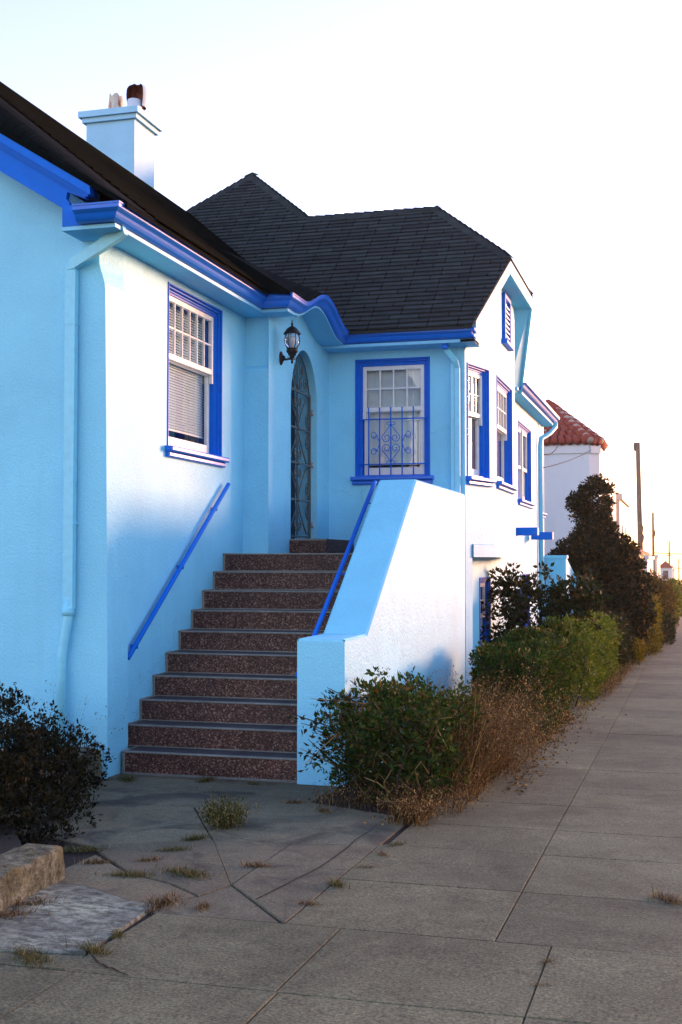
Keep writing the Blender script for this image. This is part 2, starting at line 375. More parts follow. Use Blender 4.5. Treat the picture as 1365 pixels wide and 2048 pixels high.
for y0, y1 in ((-30, 10), (10, 60), (60, 130)):
    b.faces([(2.2,y0,gz(y0)-.2),(2.35,y0,gz(y0)-.2),(2.35,y0,gz(y0)+.005),(2.2,y0,gz(y0)+.005),(2.2,y1,gz(y1)-.2),(2.35,y1,gz(y1)-.2),(2.35,y1,gz(y1)+.005),(2.2,y1,gz(y1)+.005)],
            [(0,1,2,3),(7,6,5,4),(1,5,6,2),(3,2,6,7)])
structure(b.build('kerb', M['side']))
# front walkway in a few large broken slabs
b = MB()
W = [[(-1.742,5.262),(-1.742,6.93),(-2.24,6.9),(-2.22,5.86),(-1.75,5.268)],
     [(-1.757,5.258),(-2.218,5.852),(-2.29,5.60),(-2.42,5.395),(-2.38,5.255)],
     [(-2.225,5.86),(-2.245,6.9),(-2.78,6.98),(-2.72,6.86)],
     [(-2.222,5.855),(-2.715,6.858),(-3.34,6.5),(-2.82,5.94),(-2.53,5.8),(-2.3,5.61)],
     [(-2.3,5.6),(-2.53,5.79),(-2.82,5.93),(-3.2,6.3),(-3.2,5.625),(-2.93,5.63),(-2.55,5.41),(-2.43,5.395)],
     [(-1.742,6.935),(-1.742,7.9),(-2.55,8.28),(-3.25,7.86),(-2.785,6.985),(-2.24,6.905)],
     [(-2.72,6.862),(-2.79,6.985),(-3.26,7.86),(-4.3,7.78),(-4.3,6.9),(-3.345,6.505)],
     [(-2.553,8.283),(-2.49,9.0),(-2.9,9.02),(-3.25,8.86),(-3.66,8.93),(-4.35,8.85),(-4.35,7.785),(-3.262,7.865)],
     [(-2.9,9.025),(-2.9,9.3),(-4.42,9.3),(-4.42,8.855),(-3.66,8.935),(-3.25,8.865)]]
for p in W:
    a = sum(p[i][0]*p[(i+1)%len(p)][1]-p[(i+1)%len(p)][0]*p[i][1] for i in range(len(p)))
    slab(b, p if a > 0 else p[::-1], -.002, .05, .003)
structure(b.build('front_walkway', M['walk']))
b = MB(); slab(b, [(-4.6,4.375),(-2.31,4.375),(-2.365,4.56),(-3.3,4.405),(-4.6,4.405)], 0, .05); structure(b.build('pavement_strip', M['side']))
b = MB(); slab(b, [(-3.3,4.42),(-2.37,4.58),(-2.41,5.38),(-2.55,5.40),(-2.93,5.62),(-3.15,5.6),(-3.3,5.2)], .004, .05); slab(b, [(-4.6,4.42),(-3.31,4.42),(-3.31,5.2),(-3.6,5.3),(-4.6,5.3)], .0, .05)
structure(b.build('worn_white_pavement', M['patch']))
# hairline cracks: thin dirt filled ribbons lying on the slabs
def ribbon(bm, pts, wd, dz=.004, sub=5, jit=.012):
    P = []
    for i in range(len(pts)-1):
        for k in range(sub):
            t = k/sub; x = pts[i][0]*(1-t)+pts[i+1][0]*t; y = pts[i][1]*(1-t)+pts[i+1][1]*t
            if not (i == 0 and k == 0): x += rnd.uniform(-jit, jit); y += rnd.uniform(-jit, jit)
            P.append((x, y))
    P.append(pts[-1])
    for i in range(len(P)-1):
        x0, y0 = P[i]; x1, y1 = P[i+1]; dx, dy = x1-x0, y1-y0; l = math.hypot(dx, dy) or 1; nx, ny = -dy/l, dx/l
        w0 = wd*rnd.uniform(.5,1.2)/2
        bm.face([(x0-nx*w0,y0-ny*w0,gz(y0)+dz),(x1-nx*w0,y1-ny*w0,gz(y1)+dz),(x1+nx*w0,y1+ny*w0,gz(y1)+dz),(x0+nx*w0,y0+ny*w0,gz(y0)+dz)])
b = MB()
for pts, wd in [([(-2.33,4.56),(-2.2,4.44),(-2.08,4.37)], .010), ([(-2.7,6.85),(-2.41,6.78),(-2.18,6.87),(-1.9,6.95)], .006), ([(-2.41,6.2),(-2.0,6.35),(-1.76,6.3)], .004),
                ([(-2.0,5.6),(-1.9,6.4),(-1.9,7.59)], .008), ([(-3.92,8.13),(-3.66,8.5),(-3.2,8.4),(-2.64,8.62)], .008), ([(-3.0,7.2),(-2.3,7.35),(-1.8,7.3)], .004), ([(-2.6,5.9),(-2.24,6.1),(-1.8,5.95)], .004),
                ([(-.66,9.2),(-.2,9.3),(.4,9.2)], .004), ([(-1.6,6.6),(-1.0,6.62),(-.82,6.7)], .004)]:
    ribbon(b, pts, wd)
structure(b.build('pavement_cracks', M['crack']))

# ------------------------------------------------------------------ the blue house
house = thing('blue_house', 'light blue stucco house with royal blue trim and a dark shingled gabled roof', 'house', (-4.47, 8.85, 0))
XL, XD, YW, YF, XB, XC = -4.47, -4.19, 14.35, 8.85, -2.29, -2.60
RS = .91                                               # roof pitch
def holewall(bm, F, a0, a1, b0, b1, holes, depth, topf=None, tw=.06):
    """flat wall with rectangular openings and their reveals"""
    holes = [(h[0]-tw, h[1]+tw, h[2], h[3]+tw) for h in holes]
    A = sorted({a0, a1, *[h[0] for h in holes], *[h[1] for h in holes]})
    B = sorted({b0, b1, *[h[2] for h in holes], *[h[3] for h in holes]})
    for i in range(len(A)-1):
        for j in range(len(B)-1):
            ca, cb = (A[i]+A[i+1])/2, (B[j]+B[j+1])/2
            if any(h[0] < ca < h[1] and h[2] < cb < h[3] for h in holes): continue
            last = j == len(B)-2
            t0, t1 = (topf(A[i]), topf(A[i+1])) if (topf and last) else (B[j+1], B[j+1])
            bm.face([F(A[i],B[j]),F(A[i+1],B[j]),F(A[i+1],t1),F(A[i],t0)])
    for h in holes:
        c = -depth
        bm.face([F(h[0],h[2],0),F(h[0],h[2],c),F(h[0],h[3],c),F(h[0],h[3],0)]); bm.face([F(h[1],h[2],c),F(h[1],h[2],0),F(h[1],h[3],0),F(h[1],h[3],c)])
        bm.face([F(h[0],h[2],0),F(h[1],h[2],0),F(h[1],h[2],c),F(h[0],h[2],c)]); bm.face([F(h[0],h[3],c),F(h[1],h[3],c),F(h[1],h[3],0),F(h[0],h[3],0)])
FX = lambda x: frame((x, 0, 0), (0,1,0), (1,0,0))      # street-facing wall: a = Y
FY = lambda y: frame((0, y, 0), (1,0,0), (0,-1,0))     # wall facing the camera: a = X
th = R(14.9)
FA = frame((-2.51, YW, 0), (math.sin(th), math.cos(th), 0), (math.cos(th), -math.sin(th), 0))
LA = .86
FFAR = frame((XB, 17.14, 0), (-math.sin(th), math.cos(th), 0), (math.cos(th), math.sin(th), 0))
# front gable wall (flush, with battered corner pilaster)
def ze(x): return 4.46 + .62 * (-4.1 - x)              # verge line
ZT = 4.02
cor = [(0,-4.40),(1.3,-4.412),(2.6,-4.43),(3.86,-4.45),(3.93,-4.456),(3.99,-4.475),(4.05,-4.495),(4.1,-4.505),(4.36,-4.505)]
b = MB()
prev = -.4; px = -4.40
pts = [(-.4,-4.40)] + cor
for i in range(len(pts)-1):
    (z0,x0),(z1,x1) = pts[i], pts[i+1]
    b.face([(-6.98,YF,z0),(x0,YF,z0),(x1,YF,z1),(-6.98,YF,z1)])
b.face([(-6.98,YF,4.36),(-4.505,YF,4.36),(-4.505,YF,ze(-4.505)-.06),(-6.98,YF,ze(-6.98)-.06)])
b.face([(-9.5,YF,-.4),(-6.98,YF,-.4),(-6.98,YF,ze(-6.98)-.06),(-9.5,YF,ze(-4.46)-.06)])
for i in range(len(pts)-1):                            # street face of the pilaster
    (z0,x0),(z1,x1) = pts[i], pts[i+1]
    if z1 <= 3.94:
        b.face([(x0,YF,z0),(x0,9.22,z0),(x1,9.22,z1),(x1,YF,z1)]); b.face([(x0,9.22,z0),(XL,9.222,z0),(XL,9.222,z1),(x1,9.22,z1)])
zc_ = [(z_, x_) for z_, x_ in pts if z_ >= 3.925]
for (z0,x0),(z1,x1) in zip(zc_, zc_[1:]):
    k0 = min(1, (z0-3.93)/.12); k1 = min(1, (z1-3.93)/.12); b.face([(x0,YF,z0),(-4.456+(XL+4.456)*k0,9.22,z0),(-4.456+(XL+4.456)*k1,9.22,z1),(x1,YF,z1)], 0, None, True)
b.build('front_wall', M['wall'], house)
# stair-side wall with the first window
b = MB(); holewall(b, FX(XL), 9.22, 12.15, -.3, 4.33, [(10.18,11.40,2.735,4.16)], .14)
b.build('stair_side_wall', M['wall'], house)
# pier by the door and the arched door wall
b = MB()
for z0, z1, y0, y1 in [(1.5,3.70,12.09,12.10),(3.70,3.73,12.10,12.115),(3.73,3.76,12.115,12.15),(3.76,4.33,12.15,12.15)]:
    b.face([(XL,y0,z0),(XD,y0,z0),(XD,y1,z1),(XL,y1,z1)])
BC, BW, BH = 13.05, .88, .235
def bumpz(y): return BH * (.5 + .5*math.cos(math.pi*(y-BC)/BW)) if abs(y-BC) < BW else 0.0
AC, AH, AS, AR = 13.34, .50, 3.46, .65                # arch centre, half width, spring, rise
ysd = sorted({12.09, 12.15, AC-AH, AC+AH, YW} | {12.15 + i*.1 for i in range(22)} | {AC + AH*math.sin(R(a)) for a in range(-90, 91, 10)})
arch = lambda y: AS + AR*math.sqrt(max(0, 1-((y-AC)/AH)**2))
for i in range(len(ysd)-1):
    y0, y1 = ysd[i], ysd[i+1]; t0, t1 = 4.33+bumpz(y0), 4.33+bumpz(y1); ym = (y0+y1)/2
    x0 = XD; 
    if AC-AH < ym < AC+AH:
        b.face([(XD,y0,arch(y0)),(XD,y1,arch(y1)),(XD,y1,t1),(XD,y0,t0)])
        b.face([(XD,y0,arch(y0)),(XD-.30,y0,arch(y0)),(XD-.30,y1,arch(y1)),(XD,y1,arch(y1))])
    else: b.face([(XD,y0,1.5),(XD,y1,1.5),(XD,y1,t1),(XD,y0,t0)])
for y in (AC-AH, AC+AH): b.face([(XD,y,1.5),(XD-.30,y,1.5),(XD-.30,y,AS),(XD,y,AS)])
b.build('door_wall', M['wall'], house)
# wing wall facing the stairs
b = MB(); holewall(b, FY(YW), XD, -2.51, 1.2, 4.3, [(-3.80,-2.99,2.72,4.09)], .14)
b.build('wing_wall', M['wall'], house)
# bowed bay: three facets up to the gable roof
def roofz(y, x=None):
    d = y-13.93 if y < 16.2 else 18.47-y
    return 4.42 + RS*d
CLIP = lambda x: 5.467 + RS*(-2.05 - x)
def topA(s): p = FA(s, 0); return min(roofz(p.y) - .03, 5.42)
b = MB()
holewall(b, FA, 0, LA, 1.76, 4.15, [(.125,.655,2.71,4.01)], .14, topA)
holewall(b, FX(XB), 15.18, 17.14, 1.76, 4.15, [(15.46,16.76,2.71,4.0)], .14, lambda y: min(roofz(y)-.03, 5.42))
holewall(b, FFAR, 0, LA, 1.76, 4.15, [], .14, lambda s: min(roofz(FFAR(s,0).y)-.03, 5.42))
b.face([FA(0,1.76),FA(LA,1.76),(XB,17.14,1.76),FFAR(LA,1.76),(XC,18.0,1.76),(XC,14.4,1.76)])
b.face([FA(0,-.6),FA(.195,-.6),FA(.195,1.76),FA(0,1.76)]); e = FA(.195,0)
b.face([(e.x,e.y,-.6),(XC,e.y,-.6),(XC,e.y,1.76),(e.x,e.y,1.76)])
b.build('bay_wall', M['wall'], house)
b = MB()                                               # ledge band along the bottom of the bay
outl = [FA(.195,0,.018), FA(LA,0,.018), Vector((XB+.018,17.14,0)), FFAR(LA,0,.018)]; inn = [FA(.195,0,-.02), FA(LA,0,-.02), Vector((XB-.02,17.14,0)), FFAR(LA,0,-.02)]
for i in range(3):
    o0, o1, n0, n1 = outl[i], outl[i+1], inn[i], inn[i+1]
    zz = lambda p, z: (p.x, p.y, z)
    b.face([zz(o0,1.745),zz(o1,1.745),zz(o1,1.895),zz(o0,1.895)]); b.face([zz(o0,1.895),zz(o1,1.895),zz(n1,1.91),zz(n0,1.91)]); b.face([zz(n0,1.745),zz(n1,1.745),zz(o1,1.745),zz(o0,1.745)])
b.build('bay_ledge', M['wall'], house)
# rear street wall and basement
b = MB(); holewall(b, FX(XC), e.y, 23.56, -1.2, 4.33, [(15.95,16.76,.42,1.42),(19.86,21.46,2.70,3.92),(20.02,21.1,.36,1.42),(22.82,23.36,2.6,3.5)], .13)
b.face([(XC,23.56,-1.2),(-9.5,23.56,-1.2),(-9.5,23.56,4.33),(XC,23.56,4.33)]); b.face([(-9.5,23.56,-1.2),(-9.5,YF,-1.2),(-9.5,YF,4.33),(-9.5,23.56,4.33)])
b.build('rear_street_wall', M['wall'], house)

# ------------------------------------------------------------------ windows
def sash(bm, F, a0, a1, b0, b1, c, st=.045, top=None, bot=None, cols=1, rows=1, th=.035, mun=.018):
    top = top or st; bot = bot or st
    bm.bbox(F, a0, a0+st, b0, b1, c-th, c, .004); bm.bbox(F, a1-st, a1, b0, b1, c-th, c, .004)
    bm.bbox(F, a0+st, a1-st, b1-top, b1, c-th, c-.001, .004); bm.bbox(F, a0+st, a1-st, b0, b0+bot, c-th, c-.001, .004)
    ia0, ia1, ib0, ib1 = a0+st, a1-st, b0+bot, b1-top
    for i in range(1, cols):
        x = ia0+(ia1-ia0)*i/cols; bm.bbox(F, x-mun/2, x+mun/2, ib0, ib1, c-.026, c-.004, .004)
    for j in range(1, rows):
        z = ib0+(ib1-ib0)*j/rows
        for i in range(cols):
            x0 = ia0+(ia1-ia0)*i/cols+(mun/2 if i else 0); x1 = ia0+(ia1-ia0)*(i+1)/cols-(mun/2 if i < cols-1 else 0)
            bm.bbox(F, x0, x1, z-mun/2, z+mun/2, c-.025, c-.006, .004)
    return ia0, ia1, ib0, ib1
def window(F, a0, a1, v0, v1, split, cols, rows, blind=None, tw=.06, sill=True, label=None, units=1, horns=True, curtain=False, plain=False):
    """a0..a1, v0..v1 is the wall opening; casing sits proud round it"""
    t = MB(); g = .002
    o0, o1, ot = a0-tw+g, a1+tw-g, v1+tw-g
    for w0, w1_, c0, c1_ in ((0,.018,-.06,.010),(.018,.039,-.09,-.016),(.039,tw,-.13,-.040)):
        t.bbox(F, o0+w0, o0+w1_, v0+g, ot-w0, c0, c1_, .005); t.bbox(F, o1-w1_, o1-w0, v0+g, ot-w0, c0, c1_, .005); t.bbox(F, o0+w1_, o1-w1_, ot-w1_, ot-w0, c0, c1_, .005)
    t.fbox(F, a0, a0+.022, v0+g, v1-g, -.135, -.050); t.fbox(F, a1-.022, a1, v0+g, v1-g, -.135, -.050); t.fbox(F, a0+.022, a1-.022, v1-.022, v1-g, -.135, -.050)
    wo = t.build('window', M['trim'], house, label=label)
    if sill:
        s_ = MB(); s_.bbox(F, a0-tw-.045, a1+tw+.045, v0-.05, v0-.002, -.02, .075, .012); s_.bbox(F, a0-tw-.03, a1+tw+.03, v0-.10, v0-.052, -.005, .04, .012)
        s_.fbox(F, a0+.023, a1-.023, v0+.003, v0+.02, -.135, -.03); s_.build('sill', M['gloss'], wo)
    n0 = a0+.024; wd = (a1-a0-.048)
    gl = MB(); room = MB(); bl = MB(); cu = MB()
    for k in range(units):
        q0 = n0+wd*k/units+(.03 if k else 0); q1 = n0+wd*(k+1)/units-(.03 if k < units-1 else 0)
        us = MB(); r1 = sash(us, F, q0, q1, split-.05, v1-.024, -.056, .045, .05, .055, cols, rows)
        if horns:
            for x0, x1 in ((q0, q0+.04), (q1-.04, q1)):
                us.prism([F(x0,split-.05,-.056),F(x1,split-.05,-.056),F(x1,split-.05,-.09),F(x0,split-.05,-.09)], (0,0,-.085))
        us.build('upper_sash', M['white'], wo)
        ls = MB(); r2 = sash(ls, F, q0+.008, q1-.008, v0+.022, split-.01, -.094, .05, .05, .09, 1, 1)
        ls.build('lower_sash', M['white'], wo)
        for r_, c in ((r1,-.075),(r2,-.113)): gl.face([F(r_[0],r_[2],c),F(r_[1],r_[2],c),F(r_[1],r_[3],c),F(r_[0],r_[3],c)])
        if blind is not None:
            z = v1-.06; pit = .026
            while z > blind:
                bl.face([F(q0+.03,z-.010,-.150),F(q1-.03,z-.010,-.150),F(q1-.03,z+.018,-.166),F(q0+.03,z+.018,-.166)]); z -= pit
            bl.fbox(F, q0+.03, q1-.03, blind-.012, blind+.004, -.172, -.15)
            for fr in (.2, .8): x = q0+(q1-q0)*fr; bl.fbox(F, x-.003, x+.003, blind, v1-.05, -.149, -.147)
        if curtain:
            nn = 26
            for i in range(nn):
                xa = q0+(q1-q0)*i/nn; xb = q0+(q1-q0)*(i+1)/nn; ca = -.152+.010*math.sin(i*1.9); cb = -.152+.010*math.sin((i+1)*1.9)
                cu.face([F(xa,v0,ca),F(xb,v0,cb),F(xb,v1,cb),F(xa,v1,ca)])
    if units > 1:
        mu = MB(); x = n0+wd/2; mu.bbox(F, x-.028, x+.028, v0+.021, v1-.024, -.135, -.03, .006); mu.build('mullion', M['white'], wo)
    gl.build('glass', M['glass'], wo)
    if blind is not None: bl.build('blind', M['blind'], wo)
    if curtain: cu.build('curtain', M['curtain'], wo)
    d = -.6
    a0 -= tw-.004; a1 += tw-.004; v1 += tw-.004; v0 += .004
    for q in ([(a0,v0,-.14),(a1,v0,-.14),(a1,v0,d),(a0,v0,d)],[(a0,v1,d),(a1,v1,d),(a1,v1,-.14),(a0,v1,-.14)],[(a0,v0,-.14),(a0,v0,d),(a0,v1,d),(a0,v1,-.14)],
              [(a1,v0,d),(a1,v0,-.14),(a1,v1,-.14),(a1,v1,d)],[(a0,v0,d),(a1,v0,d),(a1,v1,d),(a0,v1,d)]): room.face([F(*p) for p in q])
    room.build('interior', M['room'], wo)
    return wo
w1 = window(FX(XL), 10.18, 11.40, 2.735, 4.16, 3.60, 6, 2, blind=2.93, label='blue framed sash window beside the stairs, blind nearly down')
w2 = window(FY(YW), -3.80, -2.99, 2.72, 4.09, 3.56, 4, 2, blind=2.88, label='blue framed sash window behind a scrolled security grille')
wA = window(FA, .125, .655, 2.71, 4.01, 3.50, 3, 2, blind=None, curtain=True, label='narrow sash window on the near facet of the bay')
wB = window(FX(XB), 15.46, 16.76, 2.71, 4.0, 3.48, 5, 2, blind=None, curtain=True, label='wide sash window on the front facet of the bay')
wC = window(FX(XC), 19.86, 21.46, 2.70, 3.92, 3.28, 1, 1, curtain=True, units=2, horns=False, label='paired sash window beyond the bay')
wD = window(FX(XC), 15.95, 16.76, .42, 1.42, .98, 2, 2, sill=True, horns=False, blind=.98, label='basement window under the bay')
wE = window(FX(XC), 20.02, 21.1, .36, 1.42, .95, 1, 1, horns=False, curtain=True, label='basement window behind the tall shrub')
wF = window(FX(XC), 22.82, 23.36, 2.6, 3.5, 3.05, 1, 1, horns=False, curtain=True, label='small window past the far downspout')
# security grille on the wing window
def arc(c, r0, r1, a0, a1, n=18): return [(c[0]+(r0+(r1-r0)*i/n)*math.cos(R(a0+(a1-a0)*i/n)), c[1]+(r0+(r1-r0)*i/n)*math.sin(R(a0+(a1-a0)*i/n))) for i in range(n+1)]
def scroll2d(c, r, start, turns, sgn): return arc(c, r, r*.22, start, start+sgn*360*turns, int(26*turns))
g = MB(); F = FY(YW); cc = .022
for z in (3.41, 2.865): g.tube([F(-3.80,z,cc),F(-2.97,z,cc)], .0085, 6)
bars = [-3.685+.1385*i for i in range(5)]
for x in bars: g.tube([F(x,2.73,cc),F(x,3.555,cc)], .0085, 6)
def t2(pts, r=.0048, FF=None, c=cc): g.tube([FF(p[0],p[1],c) for p in pts], r, 5)
mx_ = bars[2]; mz = 3.12
for sx in (-1, 1):
    for sz in (-1, 1):
        pl = [(mx_, mz+sz*.225), (mx_+sx*.05, mz+sz*.155), (mx_+sx*.105, mz+sz*.09)]
        body = [(mx_+sx*(.112*math.sin(R(a))), mz+sz*(.065+.06*math.cos(R(a)))) for a in ()]
        sc = [(mx_+sx*(.06-p[0]), mz+sz*(.055+p[1])) for p in scroll2d((0,0), .055, 200, 1.5, -1)]
        sc = [(mx_+sx*(.055+.055*math.cos(R(a))*(1-(a+10)/600)), mz+sz*(.065+.055*math.sin(R(a))*(1-(a+10)/600)*-1)) for a in range(-30, 420, 15)]
        t2(pl + sc, .0048, F)
        s2 = [(mx_+sx*(.21+.035*math.cos(R(a))*(1-max(0,a)/700)), mz+sz*(.10+.04*math.sin(R(a))*(1-max(0,a)/700))) for a in range(-200, 330, 15)]
        t2([(bars[2]+sx*.1385, mz+sz*.0)] + s2[1:], .0045, F)
    for sz in (-1, 1):
        t2([(mx_+sx*(.03+.022*math.cos(R(a))), mz+sz*(.235+.018*math.sin(R(a)))) for a in range(200, 520, 20)], .004, F)
g.build('window_grille', M['trim'], w2)

# ------------------------------------------------------------------ door, gate
d = MB(); xg = XD-.27
for i in range(len(ysd)-1):
    y0, y1 = ysd[i], ysd[i+1]
    if AC-AH-.001 <= y0 and y1 <= AC+AH+.001: d.face([(xg,y0,1.79),(xg,y1,1.79),(xg,y1,arch(y1)),(xg,y0,arch(y0))])
door = d.build('door', M['gatep'], house, label='dark navy arched front door behind a scrolled steel gate')
gt = MB(); xg = XD-.085; F = FX(xg); g = gt; gy0, gy1 = AC-AH+.012, AC+AH-.012; zb, zt = 1.965, 3.66
for y in (gy0+.014, gy1-.014): gt.fbox(F, y-.014, y+.014, zb, zt, -.014, .014)
for z in (zb+.014, 2.40, 2.82, 3.22, zt-.014): gt.fbox(F, gy0+.028, gy1-.028, z-.011, z+.011, -.011, .011)
gt.fbox(F, AC-.009, AC+.009, zb+.028, zt-.028, -.009, .009)
for zl, zh in ((1.99, 2.39), (2.41, 2.81), (2.83, 3.21), (3.23, 3.635)):
    h = zh-zl; zm = (zl+zh)/2
    flip = 1 if int(round(zl*10)) % 2 else -1
for zc, s_ in ((2.40, 1), (2.40, -1), (3.22, 1), (3.22, -1)):
    for sy in (-1, 1):
        hh = .385
        t2([(AC, zc), (AC+sy*.1, zc+s_*.15), (AC+sy*.24, zc+s_*.30), (AC+sy*.33, zc+s_*hh)], .008, F, .004)            # X straps
        c0 = (AC+sy*.075, zc+s_*.30)
        t2([(AC+sy*.012, zc+s_*.08)] + [(c0[0]+.062*(1-k/34)*math.cos(R(-90+sy*0+k*22))*sy, c0[1]+s_*.07*(1-k/34)*math.sin(R(-90+k*22))*1) for k in range(26)], .006, F, .004)
        c1 = (AC+sy*.36, zc+s_*.13)
        t2([(AC+sy*.44, zc+s_*.02)] + [(c1[0]+.075*(1-k/34)*math.cos(R(-60+k*22))*sy, c1[1]+s_*.10*(1-k/34)*math.sin(R(-60+k*22))) for k in range(26)], .006, F, .004)
for zc in (2.40, 2.82, 3.22):
    gt.lathe((xg+.012, AC, zc), [(0,-.028),(.02,-.02),(.028,0),(.02,.02),(0,.028)], 10)
# fan in the arch
for sy in (-1, 1):
    t2([(AC+sy*AH*.96*math.sin(R(a)), AS+AR*.97*math.cos(R(a))) for a in range(0, 73, 8)], .007, F, 0)
    for cy, cz, r_, st in ((.13, 3.90, .07, -90), (.27, 3.76, .075, -90), (.12, 3.74, .055, 90)):
        t2([(AC+sy*.02, 3.66)] + [(AC+sy*(cy+r_*(1-k/32)*math.cos(R(st+k*22))), cz+r_*1.2*(1-k/32)*math.sin(R(st+k*22))) for k in range(26)], .006, F, .004)
t2([(AC, 3.66), (AC, 4.08)], .007, F, 0)
gate = gt.build('security_gate', M['gate'], door)
for z in (2.12, 2.83, 3.45):
    hb = MB(); hb.fbox(FX(xg), gy1-.005, gy1+.04, z-.02, z+.02, .0, .03); hb.tube([(xg+.03,gy1+.005,z-.035),(xg+.03,gy1+.005,z+.035)], .011, 8); hb.build('hinge', M['metal'], door)
hb = MB(); hb.fbox(FX(xg), gy0, gy0+.07, 2.80, 2.95, -.02, .02); hb.fbox(FX(xg), gy0+.03, gy0+.15, 2.86, 2.89, .012, .04); hb.build('latch', M['metal'], door)

# ------------------------------------------------------------------ roofs
def roofface(bm, pts, horiz, up):
    """planar face with UVs in metres: u along the courses, v up the slope"""
    h = Vector(horiz).normalized(); u = Vector(up).normalized()
    bm.face(pts, 0, [(Vector(p).dot(h), Vector(p).dot(u)) for p in pts])
    
def clip(poly, nrm, d):
    out = []
    for i in range(len(poly)):
        p, q = poly[i], poly[(i+1) % len(poly)]; a, c = p.dot(nrm)-d, q.dot(nrm)-d
        if a >= 0: out.append(p)
        if (a >= 0) != (c >= 0): out.append(p.lerp(q, a/(a-c)))
    return out
def courses(bm, poly, horiz, up, h=.100, lip=.016):
    """real overlapping shingle courses cut to a planar convex roof face"""
    P = [Vector(p) for p in poly]; hv = Vector(horiz).normalized(); u = Vector(up).normalized(); n = hv.cross(u).normalized()
    n = n if n.z > 0 else -n; v0 = min(p.dot(u) for p in P); v1 = max(p.dot(u) for p in P); k = math.floor(v0/h)
    while k*h < v1:
        q = clip(clip(P, u, k*h), -u, -(k+1)*h); k += 1
        if len(q) < 3: continue
        lo_ = (k-1)*h; T = [p + n*(lip*(1-(p.dot(u)-lo_)/h)+.003) for p in q]
        bm.face(T if (T[1]-T[0]).cross(T[2]-T[1]).dot(n) > 0 else T[::-1], 0, [(p.dot(hv), p.dot(u)) for p in (q if (T[1]-T[0]).cross(T[2]-T[1]).dot(n) > 0 else q[::-1])])
        low = sorted([p for p in q if p.dot(u)-lo_ < 1e-4], key=lambda p: p.dot(hv))
        if len(low) >= 2:
            a, c = low[0], low[-1]; x = a.dot(hv)
            while x < c.dot(hv)-1e-4:
                x2 = min(c.dot(hv), x+rnd.uniform(.2,.38)); L_ = (c.dot(hv)-a.dot(hv)); pa, pc = a.lerp(c,(x-a.dot(hv))/L_), a.lerp(c,(x2-a.dot(hv))/L_); dr = u*-rnd.uniform(0,.008)
                bm.face([pa-n*.004+dr, pc-n*.004+dr, pc+n*(lip+.003)+dr, pa+n*(lip+.003)+dr], 0, [(x,lo_+.05),(x2,lo_+.05),(x2,lo_+.06),(x,lo_+.06)])
                bm.face([pa+n*(lip+.003)+dr, pc+n*(lip+.003)+dr, pc+n*(lip+.003), pa+n*(lip+.003)], 0, [(x,lo_+.05),(x2,lo_+.05),(x2,lo_+.06),(x,lo_+.06)]); x = x2
zr = lambda y: 4.42+RS*(y-13.93)
ap = (-6.3, 17.4, zr(17.4)); hl = (-7.05, 16.55, zr(16.55)); rA = (-5.02, 16.2, zr(16.2)); rB = (-3.2, 16.2, zr(16.2))
c1 = (-2.05, 15.08, zr(15.08)); c2 = (-2.05, 17.32, zr(15.08)); e1 = (-2.35, 13.93, 4.42); e2 = (-2.35, 18.47, 4.42)
b = MB(); s1 = math.hypot(1, RS); upn = (0, 1/s1, RS/s1)
courses(b, [(-5.02,13.93,4.42), e1, c1, rB, rA], (1,0,0), upn); courses(b, [(-8.2,13.93,4.42), (-5.02,13.93,4.42), rA, ap, hl, (-8.2,15.33,zr(15.33))], (1,0,0), upn)
roofface(b, [e2, (-6.0,18.47,4.42), rA, rB, c2], (-1,0,0), (0,-1/s1,RS/s1))
roofface(b, [c1, c2, rB], (0,1,0), (-1/s1,0,RS/s1))
roofface(b, [ap, rA, (-2.40,18.3,4.44), (-2.40,23.4,4.44), (-6.3,19.6,zr(17.4))], (0,1,0), (-.78,0,.62))
roofface(b, [(-6.3,19.6,zr(17.4)), (-2.40,23.4,4.44), (-9.3,23.4,4.44)], (-1,0,0), (0,-.78,.62))
roofface(b, [ap, (-6.3,19.6,zr(17.4)), (-9.3,23.4,4.44), (-9.3,14.3,4.75)], (0,-1,0), (.78,0,.62))
# turned-down edge of the shingles at eave, rakes and clipped end
dn = Vector((0,0,-.035))
for p, q in ((e1,c1),(c1,c2),(c2,e2),((-9.3,13.93,4.42),e1),((-2.40,18.3,4.44),(-2.40,23.4,4.44))):
    p, q = Vector(p), Vector(q); b.face([p+dn, q+dn, q, p], 0, [(0,0),(.3,0),(.3,.02),(0,.02)])
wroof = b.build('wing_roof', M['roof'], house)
# ridge and hip caps: overlapping bent shingles
def caps(bm, p, q, n1, n2, w=.13, step=.14):
    p, q = Vector(p), Vector(q); t = (q-p); ln = t.length; t.normalize()
    a = Vector(n1); b_ = Vector(n2)
    sa = t.cross(a).normalized(); sa = sa if sa.z < 0 else -sa; sb = t.cross(b_).normalized(); sb = sb if sb.z < 0 else -sb
    up = (a.normalized()+b_.normalized()).normalized(); n = int(ln/step)
    for i in range(n+1):
        o = p+t*min(ln, i*step); o2 = p+t*min(ln+.02, (i+1)*step+.05); l0 = .008; l1 = .026
        bm.face([o+up*l0+sa*w, o2+up*l1+sa*w, o2+up*(l1+.01), o+up*(l0+.01)], 0, [(i*.36,.01),(i*.36+.14,.01),(i*.36+.14,.1),(i*.36,.1)])
        bm.face([o+up*(l0+.01), o2+up*(l1+.01), o2+up*l1+sb*w, o+up*l0+sb*w], 0, [(i*.36,.01),(i*.36+.14,.01),(i*.36+.14,.1),(i*.36,.1)])
        bm.face([o2+up*(l1+.01), o2+up*l1+sa*w, o2+sa*w+up*.004, o2], 0, [(0,0)]*4); bm.face([o2+up*l1+sb*w, o2+up*(l1+.01), o2, o2+sb*w+up*.004], 0, [(0,0)]*4)
